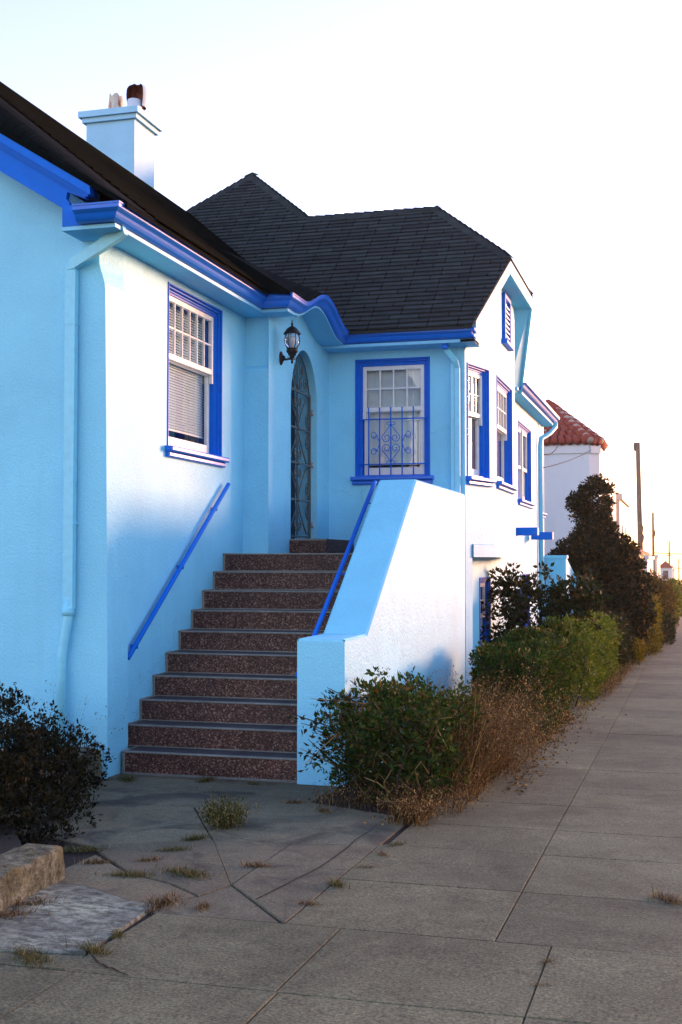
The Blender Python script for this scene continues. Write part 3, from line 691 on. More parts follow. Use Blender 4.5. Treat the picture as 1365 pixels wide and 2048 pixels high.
nS, nN, nE, nW = (0,-RS,1), (0,RS,1), (RS,0,1), (-RS,0,1)
b = MB()
caps(b, c1, rB, nS, nE); caps(b, c2, rB, nN, nE); caps(b, rB, rA, nS, nN); caps(b, rA, ap, nS, nE); caps(b, hl, ap, nS, nW)
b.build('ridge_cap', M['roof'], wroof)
# main roof with rolled verge at the near gable
xe, ze0, xr, zrr = -4.08, 4.445, -6.98, 6.79
sm_ = (zrr-ze0)/(xe-xr)
b = MB(); sl_ = math.hypot(1, sm_)
ysr = [8.47, 8.50, 8.56, 8.66, 8.80, 9.0]; wts = [0, .30, .55, .8, .95, 1.0]
ny = 10
def mz(x, wt): return (1-wt)*(ze(x)) + wt*(ze0 + sm_*(xe-x))
for i in range(len(ysr)-1):
    for k in range(ny):
        xa = xe+(xr-xe)*k/ny; xb = xe+(xr-xe)*(k+1)/ny
        pts = [(xa,ysr[i],mz(xa,wts[i])),(xa,ysr[i+1],mz(xa,wts[i+1])),(xb,ysr[i+1],mz(xb,wts[i+1])),(xb,ysr[i],mz(xb,wts[i]))]
        ex = (wts[i+1]-wts[i])*.3
        b.face(pts, 0, [(p[1]+p[2]*.15, (xe-p[0])*sl_) for p in pts], True)
        ptw = [(2*xr-p[0],p[1],p[2]) for p in pts][::-1]; b.face(ptw, 0, [(p[1],(p[0]-(2*xr-xe))*sl_) for p in ptw], True)
zq = ze0+sm_*(xe+4.7)
roofface(b, [(xe,9.0,ze0),(xe,11.76,ze0),(-4.7,11.76,zq),(-4.7,15.2,zq),(xr,17.2,zrr),(xr,9.0,zrr)], (0,1,0), (-1/sl_,0,sm_/sl_))
courses(b, [(xe+.02,9.0,ze0-.016),(xe+.02,11.76,ze0-.016),(-4.7,11.76,zq),(xr,11.76,zrr),(xr,9.0,zrr)], (0,1,0), (-1/sl_,0,sm_/sl_)); courses(b, [(-4.7,11.762,zq),(-4.7,15.2,zq),(xr,17.2,zrr),(xr,11.762,zrr)], (0,1,0), (-1/sl_,0,sm_/sl_))
roofface(b, [(2*xr-xe,9.0,ze0),(xr,9.0,zrr),(xr,17.2,zrr),(2*xr-xe,17.2,ze0)], (0,1,0), (1/sl_,0,sm_/sl_))
b.face([(xe,8.47,ze(xe)),(xr,8.47,ze(xr)),(xr,8.47,ze(xr)-.05),(xe,8.47,ze(xe)-.05)], 0, [(0,0),(1,0),(1,.04),(0,.04)])
b.face([(xe,8.47,ze0-.04),(xe,11.76,ze0-.04),(xe,11.76,ze0),(xe,8.47,ze0)], 0, [(0,0),(6,0),(6,.03),(0,.03)])
# eyebrow patch over the door
ey = [11.74 + i*(13.95-11.74)/22 for i in range(23)]
for i in range(22):
    for k in range(5):
        def P(y, t):
            x = -3.84+(-5.1+3.84)*t; base = ze0 + sm_*(xe-x) if x < xe else ze0
            base = 4.425+(ze0+sm_*(xe+5.1)-4.425)*t
            return (x, y, base + bumpz(y)*(1-t)**1.2 + .012*(1-t))
        t0, t1 = k/5, (k+1)/5; pts = [P(ey[i],t0),P(ey[i+1],t0),P(ey[i+1],t1),P(ey[i],t1)]
        b.face(pts, 0, [(p[1],(-3.84-p[0])*1.3) for p in pts], True)
pts = [P(ey[0],t/5) for t in range(6)]
for k in range(5):
    p, q = pts[k], pts[k+1]; lo = lambda r_: max(4.40, min(r_[2]-.01, ze0 + sm_*(xe-r_[0]) - .02)); b.face([p, q, (q[0],q[1],lo(q)), (p[0],p[1],lo(p))], 0, [(0,0)]*4)
b.build('main_roof', M['roof_dark'], house)

# ------------------------------------------------------------------ gutters, soffits, fascias
def sweep(bm, path, prof, zf=None, caps_=True, mi=0, sm=False):
    """prof points are (outward, z); path in plan, outward = right-hand side of travel"""
    n = len(path); rows_ = []
    for i, p in enumerate(path):
        p = Vector((p[0], p[1], p[2] if len(p) > 2 else 0))
        def nrm(a, c): t = Vector((c[0]-a[0], c[1]-a[1], 0)).normalized(); return Vector((t.y, -t.x, 0))
        if i == 0: m_ = nrm(path[0], path[1])
        elif i == n-1: m_ = nrm(path[-2], path[-1])
        else:
            a, c = nrm(path[i-1], path[i]), nrm(path[i], path[i+1]); m_ = (a+c).normalized(); m_ = m_ / max(.3, m_.dot(a))
        rows_.append([p + m_*o + Vector((0,0,z)) for o, z in prof])
    k = len(prof)
    for i in range(n-1):
        for j in range(k-1): bm.face([rows_[i][j], rows_[i+1][j], rows_[i+1][j+1], rows_[i][j+1]], mi, None, sm)
    if caps_: bm.face(rows_[0][::-1], mi); bm.face(rows_[-1], mi)
GP = [(.0,.0),(.028,.0),(.045,.006),(.060,.018),(.072,.036),(.082,.055),(.096,.066),(.110,.072),(.118,.080),(.118,.108),(.124,.110),(.124,.122),(.112,.122),(.110,.09),(.0,.085)]
# main gutter line: return on the gable, eave, step out at pier, eyebrow, wing eave
path = [(-4.50,8.50,4.31),(-4.225,8.50,4.31),(-4.225,11.90,4.31),(-3.945,11.90,4.31)]
for i in range(1, 30):
    y = 11.90+(14.07-11.90)*i/30; path.append((-3.945,y,4.31+bumpz(y)-.012*i/30))
path += [(-3.945,14.07,4.295),(-2.36,14.07,4.29)]
b = MB(); sweep(b, path, GP)
gut = b.build('gutter', M['gloss'], house)
b = MB()                                               # thin end return of the wing gutter on the gable
b.bbox(frame((-2.36,14.07,4.29),(0,1,0),(1,0,0)), -.12, .10, .07, .12, 0, .035, .01); b.bbox(frame((-2.36,14.07,4.29),(0,1,0),(1,0,0)), -.12, .06, .0, .03, 0, .03, .01)
b.build('gutter_end', M['trim'], gut)
b = MB(); b.box(-4.655,-4.235,8.515,8.543,4.307,4.47); b.build('eave_fascia', M['trim'], house)
# soffit boards with their pale edge under the gutter
SP = [(-.30,-.0),(.0,-.0),(.0,.03),(-.30,.03)]
b = MB()
for (xa, xb, ya, yb) in ((XL-.02, -4.205, 8.52, 12.17),):
    b.box(xa, xb, ya, yb, 4.275, 4.306)
b.box(-4.66, XL-.02, 8.52, 8.9, 4.275, 4.306)
b.build('soffit', M['soffit'], house)
b = MB(); b.box(-4.205, -3.925, 11.92, 12.17, 4.275, 4.306)
yy = [12.17+(14.05-12.17)*i/26 for i in range(27)]
for i in range(26):
    y0, y1 = yy[i], yy[i+1]; z0, z1 = 4.285+bumpz(y0), 4.285+bumpz(y1)
    for (xa,za,xb_,zb_) in ((XD-.02,0,-3.925,0),(-3.925,0,-3.925,.025)):
        b.face([(xa,y0,z0+za),(xa,y1,z1+za),(xb_,y1,z1+zb_),(xb_,y0,z0+zb_)], 0, None, True)
b.box(XD-.02, -2.34, 14.05, 14.37, 4.25, 4.286)
b.box(-2.51, -2.34, 14.05, 14.45, 4.252, 4.284)
b.build('soffit', M['soffit'], house)
b = MB(); b.box(XC-.02, -2.39, 18.2, 23.5, 4.25, 4.29); b.build('soffit', M['soffit'], house)
b = MB(); sweep(b, [(-2.40,18.40,4.29),(-2.40,23.45,4.29)], GP); b.build('gutter', M['gloss'], house)
# near gable rake board with mouldings
b = MB()
def rb(o0, o1, y0, y1, xa=-4.40, xb=xr):
    b.prism([(xa,y0,ze(xa)-o1),(xa,y0,ze(xa)-o0),(xb,y0,ze(xb)-o0),(xb,y0,ze(xb)-o1)], (0,y1-y0,0))
rb(.03,.12,8.475,8.56); rb(.12,.145,8.50,8.56,-4.43); rb(.145,.165,8.52,8.56,-4.46)
xa = -4.66
b.prism([(xa,8.545,ze(xa)-.35),(xa+.05,8.545,ze(xa)-.36),(xa+.05,8.545,ze(xa)-.31),(xa+.02,8.545,ze(xa)-.27),(xa+.03,8.545,ze(xa)-.22),(xa+.2,8.545,ze(xa+.2)-.165),(xr,8.545,ze(xr)-.165),(xr,8.545,ze(xr)-.36)], (0,.05,0))
for o0, o1, y0, y1 in ((.03,.36,8.475,8.56),):
    b.prism([(2*xr+4.40,y0,ze(-4.40)-o1),(2*xr+4.40,y0,ze(-4.40)-o0),(xr,y0,ze(xr)-o0),(xr,y0,ze(xr)-o1)], (0,y1-y0,0))
b.build('rake_board', M['trim'], house)
b = MB(); b.face([(-4.5,8.595,ze(-4.5)-.20),(xr,8.595,ze(xr)-.2),(xr,YF,ze(xr)-.2),(-4.5,YF,ze(-4.5)-.2)])
b.face([(2*xr+4.5,8.595,ze(-4.5)-.20),(xr,8.595,ze(xr)-.2),(xr,YF,ze(xr)-.2),(2*xr+4.5,YF,ze(-4.5)-.2)]); b.build('soffit', M['soffit'], house)
# prow gable of the wing: white rake fascias and soffits
FD = .17
def V3(p, dz=0, dx=0): return Vector((p[0]+dx, p[1], p[2]+dz))
b = MB()
e1b = Vector(e1).lerp(Vector(c1), .12)
for p, q in ((e1b,c1),(c1,c2),(c2,e2)):
    b.face([V3(p,-.035-FD,-.01),V3(q,-.035-FD,-.01),V3(q,-.035,-.01),V3(p,-.035,-.01)])
    b.face([V3(p,-.035-FD,-.045),V3(p,-.035-FD,-.01),V3(q,-.035-FD,-.01),V3(q,-.035-FD,-.045)])
    b.face([V3(p,-.035-FD,-.045),V3(q,-.035-FD,-.045),V3(q,-.035,-.045),V3(p,-.035,-.045)])
b.face([V3(e2,-.035-FD,-.01),V3(e2,-.035-FD,-.045),V3(e2,-.035,-.045),V3(e2,-.035,-.01)]); b.face([V3(e1b,-.035-FD,-.01),V3(e1b,-.035-FD,-.045),V3(e1b,-.035,-.045),V3(e1b,-.035,-.01)])
b.build('rake_fascia', M['wall'], house)
b = MB(); zs = -.035-FD+.01
ring_o = [V3(e1b,zs,-.046),V3(c1,zs,-.046),V3(c2,zs,-.046),V3(e2,zs,-.046)]
ring_i = [FA(0,4.20), Vector((XB,15.2,5.24)), Vector((XB,17.12,5.24)), FFAR(LA,4.20)]
for i in range(3): b.face([ring_o[i],ring_i[i],ring_i[i+1],ring_o[i+1]])
# small cove where wall meets soffit on the far side
b.build('gable_soffit', M['soffit'], house)
b = MB(); b.fbox(FX(XC), 18.36, 18.47, 4.27, 4.45, .19, .24); b.build('fascia_end', M['trim'], house)
b = MB(); b.box(-2.50,-2.368,14.075,14.37,4.286,4.43); b.build('eave_return', M['wall'], house)
# gable vent with louvres
b = MB(); F = FX(XB); a0, a1, v0, v1 = 15.93, 16.50, 4.60, 5.22
b.bbox(F, a0, a0+.06, v0, v1, 0, .045, .006); b.bbox(F, a1-.06, a1, v0, v1, 0, .045, .006); b.bbox(F, a0+.06, a1-.06, v1-.06, v1, 0, .045, .006)
b.bbox(F, a0-.05, a1+.05, v0-.06, v0, 0, .075, .01)
vent = b.build('gable_vent', M['trim'], house)
b = MB(); z = v0+.02
while z < v1-.08: b.prism([F(a0+.062,z,.002),F(a0+.062,z-.012,.032),F(a0+.062,z+.0,.036),F(a0+.062,z+.045,.006)], F(a1-.062,0,0)-F(a0+.062,0,0)); z += .066
b.build('louvre', M['white'], vent)

# ------------------------------------------------------------------ chimney
b = MB(); b.box(-7.87,-7.15,15.05,15.70,5.4,7.70); ch = b.build('chimney', M['chim'], house)
b = MB(); F0 = frame((0,0,0),(1,0,0),(0,-1,0))
for o, z0, z1 in ((.045,7.701,7.765),(.085,7.766,7.85)): b.box(-7.87-o,-7.15+o,15.05-o,15.70+o,z0,z1)
b.build('chimney_cap', M['chim'], ch)
b = MB()                                               # ragged rusty flue pot
n = 14; vs = []; fs = []
for z, r_ in ((7.85,.115),(8.0,.105),(8.17,.085)):
    for k in range(n):
        a = 2*math.pi*k/n; vs.append((-7.58+r_*math.cos(a)*(1+.08*(k%2)), 15.35+r_*math.sin(a)*(1+.08*(k%2)), z + (0 if z < 8.1 else .03*math.sin(k*2.3))))
for i in range(2):
    for k in range(n): fs.append((i*n+k, i*n+(k+1)%n, (i+1)*n+(k+1)%n, (i+1)*n+k))
b.faces(vs, fs); b.build('chimney_pot', M['pot'], ch)
b = MB(); cx_, cy_ = -7.285, 15.35
b.tube([(cx_,cy_-.02,7.85),(cx_,cy_-.02,8.02),(cx_,cy_-.015,8.06)], [.105,.10,.10], 16, cap=False)
cow = b.build('chimney_cowl', M['cowl'], ch)
# hood: half shell bent back over the pipe, mouth towards the viewer's left
def hood(bm, s_, flip):
    vs = []; fs = []; nn = 14; mm = 8
    for i in range(mm+1):
        t = i/mm; zc = 7.98+.34*t; yc = cy_+.20*(1-t)**.0*0
        for k in range(nn+1):
            a = R(-35+250*k/nn); r_ = (.125+.03*math.sin(t*math.pi))*s_*(1 if t < .75 else math.sqrt(max(.02,1-((t-.75)/.25)**2*.92)))
            vs.append((cx_+.02+r_*math.cos(a), cy_+.03+r_*math.sin(a), zc))
    for i in range(mm):
        for k in range(nn):
            f_ = (i*(nn+1)+k, i*(nn+1)+k+1, (i+1)*(nn+1)+k+1, (i+1)*(nn+1)+k); fs.append(f_ if not flip else f_[::-1])
    bm.faces(vs, fs, 0, True)
b = MB(); hood(b, 1.0, False); b.build('cowl_hood', M['cowl'], ch)
b = MB(); hood(b, .965, True); b.build('cowl_lining', M['soot'], ch)

# ------------------------------------------------------------------ downspouts
b = MB()
def rpipe(pts, w_, d_, axis):                          # square-ish pipe along points
    b.tube(pts, w_, 4, sm=False)
def boxpipe(bm, pts, hw, hd):
    """rectangular pipe in the plane facing the viewer: hw half-width across, hd half depth along Y"""
    P = [Vector(p) for p in pts]; n = len(P); rows_ = []
    for i in range(n):
        t = (P[min(i+1,n-1)]-P[max(i-1,0)]); t = Vector((t.x,t.y,t.z)).normalized(); s_ = Vector((0,1,0)).cross(t); s_ = s_.normalized() if s_.length > .01 else Vector((1,0,0))
        if 0 < i < n-1:
            t1 = (P[i]-P[i-1]).normalized(); sc = 1/max(.4, abs(Vector((0,1,0)).cross(t1).normalized().dot(s_))); 
        else: sc = 1
        rows_.append([P[i]+s_*hw*sc+Vector((0,hd,0)), P[i]-s_*hw*sc+Vector((0,hd,0)), P[i]-s_*hw*sc-Vector((0,hd,0)), P[i]+s_*hw*sc-Vector((0,hd,0))])
    for i in range(n-1):
        for k in range(4): bm.face([rows_[i][k],rows_[i][(k+1)%4],rows_[i+1][(k+1)%4],rows_[i+1][k]])
    bm.face(rows_[0]); bm.face(rows_[-1][::-1])
boxpipe(b, [(-4.19,8.66,4.285),(-4.27,8.70,4.26),(-4.70,8.79,4.08),(-4.72,8.80,4.03),(-4.72,8.80,1.32)], .042, .03)
b.tube([(-4.725,8.80,1.40),(-4.728,8.80,1.25),(-4.775,8.79,.95),(-4.78,8.79,.1)], .038, 12)
b.tube([(-4.728,8.80,1.27),(-4.728,8.80,1.33)], .050, 12)
for z in (3.6, 2.0): b.box(-4.77,-4.67,8.767,8.85,z-.006,z+.006)
b.build('downspout', M['pipe'], house)
b = MB()
boxpipe(b, [(-2.70,14.16,4.29),(-2.70,14.18,4.20),(-2.60,14.24,4.06),(-2.585,14.29,3.98),(-2.585,14.29,1.9)], .030, .035)
b.box(-2.665,-2.62,14.27,14.35,1.9,4.05)
b.build('downspout', M['pipe'], house)
b = MB(); b.bbox(frame((0,14.14,0),(1,0,0),(0,-1,0)), -2.735, -2.665, 4.19, 4.30, 0, .045, .006); b.build('downspout_outlet', M['trim'], house)
b = MB()
b.tube([(-2.33,23.1,4.29),(-2.33,23.1,4.2),(-2.40,22.8,4.05),(-2.53,22.5,3.93),(-2.545,22.5,3.8),(-2.545,22.5,-.5)], .045, 8)
b.build('downspout', M['pipe'], house)
# blue boards projecting from the rear wall
for (x0,x1,y0,y1,z0,z1) in ((XC,-2.27,19.55,19.7,2.10,2.23),(-2.56,-2.20,21.15,21.3,2.06,2.19)):
    b = MB(); b.bbox(frame((0,y1,0),(1,0,0),(0,-1,0)), x0, x1, z0, z1, 0, y1-y0, .008); bb = b.build('projecting_board', M['trim'], house)
    b = MB(); b.box(x1+.001,x1+.012,y0+.01,y1-.01,z0+.01,z1-.01); b.build('board_end', M['white'], bb)

# ------------------------------------------------------------------ stairs
st = thing('staircase', 'dark brown terrazzo staircase with grey edges climbing to the arched door', 'stairs', (-3.65, 9.05, 0))
YN = [9.05,9.305,9.57,9.83,10.10,10.39,10.68,10.95,11.23,11.50]
for k in range(10):
    z1 = .1775*(k+1); z0 = .1775*k - (.1 if k == 0 else 0); y0 = YN[k]; y1 = YN[k+1]+.02 if k < 9 else 14.349
    xl = -4.375 if k == 0 else XL+.001; xr_ = -2.899
    b = MB(); b.box(xl, xr_, y0+.014, y1, z0, z1-.004)
    # nosing: thin proud tread slab with a rounded front
    F = frame((0,y0+.014,0),(1,0,0),(0,-1,0))
    so_ = b.build('step', M['terr'], st)
    b = MB(); b.face([(xl,y0+.04,z1),(xr_,y0+.04,z1),(xr_,y1+.0,z1),(xl,y1+.0,z1)]); b.build('tread', M['tread'], so_)
    b = MB(); b.bbox(F, xl, xr_, z1-.014, z1+.001, -.03, .012, .005); b.bbox(F, xl+.001, xl+.022, z0+.001, z1-.015, -.01, .004, .002)
    b.box(xl, xl+.03, y0+.03, y1, z1-.002, z1+.004)
    if k == 0: b.bbox(F, xl, xr_, -.02, .012, -.01, .012, .004)
    else: b.fbox(F, xl+.023, xr_, z0+.001, z0+.010, -.01, .004)
    b.build('nosing', M['nose'], so_)
b = MB(); b.box(XD+.001,-3.77,12.80,13.95,1.772,1.94); ds = b.build('door_step', M['terr'], st)
b = MB(); b.bbox(frame((0,12.80,0),(1,0,0),(0,-1,0)), XD+.002, -3.765, 1.922, 1.943, -.02, .006, .003); b.build('nosing', M['nose'], ds)

# cheek wall
cw = MB(); x0, x1 = -2.895, -2.515
prof = [(9.04,-.3),(9.04,1.105),(9.73,1.105),(11.66,2.495),(14.348,2.495),(14.348,-.6)]
r_ = .018
for (ya,za),(yb,zb) in zip(prof, prof[1:]):
    if za == -.6: continue
# sides
for x, sgn in ((x0,-1),(x1,1)):
    P = [(x,9.04+0,-.3),(x,9.73,-.3),(x,9.73,1.105-r_),(x,9.04,1.105-r_)]
    q = [[(9.04,-.3),(9.73,-.3),(9.73,1.105-r_),(9.04,1.105-r_)],[(9.73,-.3),(11.66,-.5),(11.66,2.495-r_),(9.73,1.105-r_)],[(11.66,-.5),(14.348,-.6),(14.348,2.495-r_),(11.66,2.495-r_)]]
    for f_ in q: cw.face([(x,y,z) for y,z in f_])
y_ = 9.04
cw.face([(x0,y_,-.3),(x1,y_,-.3),(x1,y_,1.105-r_),(x0,y_,1.105-r_)])
top = [(9.04,1.105-r_),(9.04+.006,1.105-.006),(9.04+r_,1.105),(9.73,1.105),(11.66,2.495),(14.348,2.495)]
for (ya,za),(yb,zb) in zip(top, top[1:]):
    cw.face([(x0+r_,ya,za),(x1-r_,ya,za),(x1-r_,yb,zb),(x0+r_,yb,zb)])
    for x, s_ in ((x0,1),(x1,-1)): cw.face([(x,ya,za-(r_ if ya>9.05 or za>1.1 else 0)),(x,yb,zb-r_),(x+s_*r_,yb,zb),(x+s_*r_,ya,za)])
cheek = cw.build('stair_wall', M['wall'], None, (-2.7,9.04,0))
tag(cheek, 'light blue stucco parapet wall sloping up the right side of the stairs', 'stair wall')

def handrail(label, pts, brk, wallx):
    h = thing('handrail', label, 'handrail', pts[0], 'blue metal handrails of the staircase')
    b = MB(); b.tube(pts, .021, 10); b.build('rail', M['trim'], h)
    A, B = Vector(pts[0]), Vector(pts[-1])
    for t in brk:
        p = A.lerp(B, t); b = MB(); b.tube([p-Vector((0,0,.015)), p+Vector((0,0,-.055)), Vector((wallx,p.y,p.z-.06))], .008, 6)
        b.bbox(frame((wallx,p.y,p.z-.06),(0,1,0),(1 if wallx < p.x else -1,0,0)), -.025, .025, -.035, .035, 0, .006, .002); b.build('bracket', M['trim'], h)
handrail('blue handrail fixed to the house wall left of the stairs, below the sash window', [(XL+.055,9.235,.905),(XL+.055,11.52,2.47)], (.08,.5,.86), XL)
handrail('blue handrail running along the sloping parapet wall right of the stairs', [(-2.985,9.33,.79),(-2.985,9.42,.83),(-2.985,11.86,2.49)], (.12,.5,.9), x0)

# wall lantern
ly, lz = 12.36, 3.80; lx = -4.02
ln = thing('wall_lantern', 'black carriage lantern on a curved arm beside the arched door', 'lantern', (XD, 12.48, 3.88))
b = MB(); 
F = FX(XD); P0 = [(0,.035),(.012,.05),(.03,.045),(.045,.025)]
vs = [];
bl_ = MB()
for r_, c in ((.058,.0),(.062,.008),(.05,.018),(.03,.028),(.018,.05)):
    for k in range(14): a = 2*math.pi*k/14; vs.append(F(12.48+r_*.8*math.cos(a), 3.885+r_*1.25*math.sin(a), c))
bl_.faces(vs, [(i*14+k,i*14+(k+1)%14,(i+1)*14+(k+1)%14,(i+1)*14+k) for i in range(4) for k in range(14)], 0, True); bl_.build('wall_plate', M['iron'], ln)
b.tube([(XD+.03,12.48,3.885),(XD+.07,12.455,3.865),(XD+.12,12.41,3.862),(lx,ly,3.865)], [.016,.012,.011,.013], 8); b.build('arm', M['iron'], ln)
b = MB(); b.lathe((lx,ly,lz), [(0,.0),(.010,.004),(.014,.02),(.008,.035),(.012,.05),(.02,.065),(.03,.085),(.044,.10),(.05,.118),(.060,.122),(.062,.14),(.054,.15),(.06,.155),(.06,.165),(0,.165)], 18)
for k in range(6):
    a = 2*math.pi*k/6+.3; b.tube([(lx+math.cos(a)*r_, ly+math.sin(a)*r_, lz+z) for r_, z in ((.052,.165),(.074,.205),(.082,.245),(.076,.29),(.064,.325))], .0042, 5)
for k in range(5):
    a = 2*math.pi*k/5; b.tube([(lx+math.cos(a)*r_, ly+math.sin(a)*r_, lz+z) for r_, z in ((.014,.04),(.04,.05),(.048,.075),(.034,.09),(.044,.115))], .004, 5)
b.build('cage', M['iron'], ln)
b = MB(); b.lathe((lx,ly,lz), [(.052,.166),(.072,.205),(.079,.245),(.073,.29),(.062,.322)], 18); b.build('lamp_glass', M['lampglass'], ln)
b = MB(); b.lathe((lx,ly,lz), [(0,.17),(.013,.172),(.013,.215),(.02,.225),(.026,.25),(.02,.275),(0,.29)], 12); b.build('bulb', M['bulb'], ln)
b = MB(); b.lathe((lx,ly,lz), [(.060,.318),(.092,.315),(.094,.325),(.078,.345),(.056,.375),(.034,.392),(.018,.40),(.008,.41),(.012,.425),(.008,.44),(.004,.448),(.007,.458),(0,.48)], 18); b.build('lamp_roof', M['iron'], ln)

# ------------------------------------------------------------------ plants
nr = np.random.default_rng(11)
def np_mesh(name, verts, quads, matl, parent=None, loc=(0,0,0), smooth=False):
    off = np.array(OFF[parent.as_pointer()] if parent is not None else loc, float)
    v = np.asarray(verts, float)-off; q = np.asarray(quads, np.int32); me = bpy.data.meshes.new(name)
    k = q.shape[1]; me.vertices.add(len(v)); me.vertices.foreach_set('co', v.astype(np.float32).ravel())
    me.loops.add(q.size); me.loops.foreach_set('vertex_index', q.ravel()); me.polygons.add(len(q))
    me.polygons.foreach_set('loop_start', np.arange(0, q.size, k, dtype=np.int32))
    me.update(calc_edges=True); me.validate(); me.materials.append(matl)
    o = bpy.data.objects.new(name, me); C.objects.link(o)
    if parent is not None: o.parent = parent
    else: o.location = loc
    OFF[o.as_pointer()] = Vector(off); return o
def unit(a): return a/np.maximum(1e-9, np.linalg.norm(a, axis=1, keepdims=True))
def leaf_geo(p, d, size, aspect=.5):
    n = len(p); d = unit(d); r_ = nr.normal(size=(n,3)); s_ = unit(np.cross(d, r_)); nn = np.cross(s_, d)
    L_ = size*nr.uniform(.45,1.4,(n,1)); W_ = L_*aspect*.5
    a = p; m1 = p+d*L_*.45+s_*W_+nn*L_*.10; t = p+d*L_-nn*L_*.06; m2 = p+d*L_*.45-s_*W_+nn*L_*.10
    v = np.stack([a,m1,t,m2],1).reshape(-1,3); q = np.arange(n*4).reshape(n,4); return v, q
def clumps_to_leaves(cen, cr, out, per, size, aspect=.5, up=.35):
    """leaves scattered on the outside of many small clumps"""
    k = len(cen); idx = np.repeat(np.arange(k), per); n = len(idx); dv = unit(nr.normal(size=(n,3))+out[idx]*.9)
    p = cen[idx]+dv*(cr[idx][:,None]*nr.uniform(.25,1.0,(n,1)))
    d = dv*.8+nr.normal(size=(n,3))*.55+np.array([0,0,up]); return leaf_geo(p, d, size, aspect)
def shoots(base, dirs, lens, size, per=10, aspect=.45):
    ps, ds = [], []; tv = []
    for b0, d0, l0 in zip(base, dirs, lens):
        pts = []
        for i in range(per):
            t = (i+1)/per; p = b0+d0*l0*t+np.array([0,0,-.04*t*t]); s_ = nr.normal(size=3)*.9+d0*.55; ps.append(p); ds.append(s_)
        tv.append([b0-d0*.15, b0+d0*l0*.5, b0+d0*l0])
    v, q = leaf_geo(np.array(ps), np.array(ds), size, aspect); return v, q, tv
def merge(parts):
    vs, qs, o = [], [], 0
    for v, q in parts: vs.append(v); qs.append(q+o); o += len(v)
    return np.concatenate(vs), np.concatenate(qs)
def twigs(parent, base, tips, r0=.012, mt=None, name='stem'):
    b = MB()
    for t in tips:
        t = Vector(t); b0 = Vector(base)+Vector((rnd.uniform(-.1,.1), rnd.uniform(-.1,.1), 0)); m1 = b0.lerp(t,.4)+Vector((rnd.uniform(-.06,.06),rnd.uniform(-.06,.06),.05)); m2 = b0.lerp(t,.75)+Vector((rnd.uniform(-.05,.05),rnd.uniform(-.05,.05),.03))
        b.tube([b0,m1,m2,t], [r0,r0*.75,r0*.5,r0*.25], 5)
    return b.build(name, mt or M['twig'], parent)
def box_hedge(name, label, cat, x0, x1, y0, y1, h, matl, size, ncl, per, rough_=.06, cr=(.06,.13), group=None, z0=0.0, nshoot=20, rnd_top=.12, zfun=None):
    ym = (y0+y1)/2; g0 = gz(ym); t = thing(name, label, cat, ((x0+x1)/2, ym, g0), group)
    A = np.array([(y1-y0)*h, (y1-y0)*h, (x1-x0)*h, (x1-x0)*h, (x1-x0)*(y1-y0)*1.3]); side = nr.choice(5, ncl, p=A/A.sum()); u, v = nr.uniform(0,1,ncl), nr.uniform(0,1,ncl)
    X = np.where(side==0, x0, np.where(side==1, x1, x0+(x1-x0)*u)); Y = np.where(side==2, y0, np.where(side==3, y1, y0+(y1-y0)*np.where(side>=4, v, u)))
    Z = np.where(side==4, h, h*(v**.85)); Y = np.where(side<2, y0+(y1-y0)*u, Y)
    O = np.zeros((ncl,3)); O[side==0,0]=-1; O[side==1,0]=1; O[side==2,1]=-1; O[side==3,1]=1; O[side==4,2]=1
    # round the top edges
    ex = np.minimum(X-x0, x1-X); ey_ = np.minimum(Y-y0, y1-Y); e_ = np.minimum(ex, ey_)
    Z = np.where((side==4)&(e_<rnd_top*1.5), h-rnd_top*(1-np.clip(e_/(rnd_top*1.5),0,1))**2, Z)
    top_in = np.clip((Z-(h-rnd_top))/rnd_top,0,1)*rnd_top*.6
    X = np.where(side==0, X+top_in, np.where(side==1, X-top_in, X)); Y = np.where(side==2, Y+top_in, np.where(side==3, Y-top_in, Y))
    P = np.stack([X,Y,Z],1)+nr.normal(size=(ncl,3))*rough_
    P = P + np.stack([np.zeros(ncl), np.zeros(ncl), .06*np.sin(Y*2.3+X*3)+.04*np.sin(Y*5.1)],1)*(side==4)[:,None]
    if zfun is not None: P[:,2] *= zfun(P[:,1])
    P[:,2] = np.maximum(P[:,2], .03); P[:,2] += np.array([gz(y) for y in P[:,1]])+z0
    # inner fill
    k = ncl//2; Q = np.stack([nr.uniform(x0+.1,x1-.1,k), nr.uniform(y0+.1,y1-.1,k), nr.uniform(.05,h*.9,k)],1)
    if zfun is not None: Q[:,2] *= zfun(Q[:,1])
    Q[:,2] += np.array([gz(y) for y in Q[:,1]])+z0
    parts = [clumps_to_leaves(P, nr.uniform(*cr,ncl), O, per, size), clumps_to_leaves(Q, nr.uniform(.1,.2,k), np.zeros((k,3)), max(3,per//2), size*1.3)]
    tips = [tuple(P[i]) for i in nr.choice(ncl, min(ncl,26), replace=False)]
    if nshoot:
        ii = nr.choice(np.where((side==4)|(side==1)|(side==2))[0], nshoot); d = unit(O[ii]+nr.normal(size=(nshoot,3))*.35+np.array([0,0,.8]))
        v, q, tv = shoots(P[ii], d, nr.uniform(.08,.2,nshoot), size, 8); parts.append((v,q))
    v, q = merge(parts); np_mesh('foliage', v, q, matl, t)
    b = MB()
    for i in range(0, len(tips)):
        tp = Vector(tips[i]); bs = Vector((tp.x*.6+(x0+x1)/2*.4, tp.y+rnd.uniform(-.15,.15), gz(tp.y)+z0)); b.tube([bs, bs.lerp(tp,.5)+Vector((rnd.uniform(-.05,.05),rnd.uniform(-.05,.05),0)), tp], [.012,.008,.003], 5)
    b.build('stem', M['twig'], t); return t
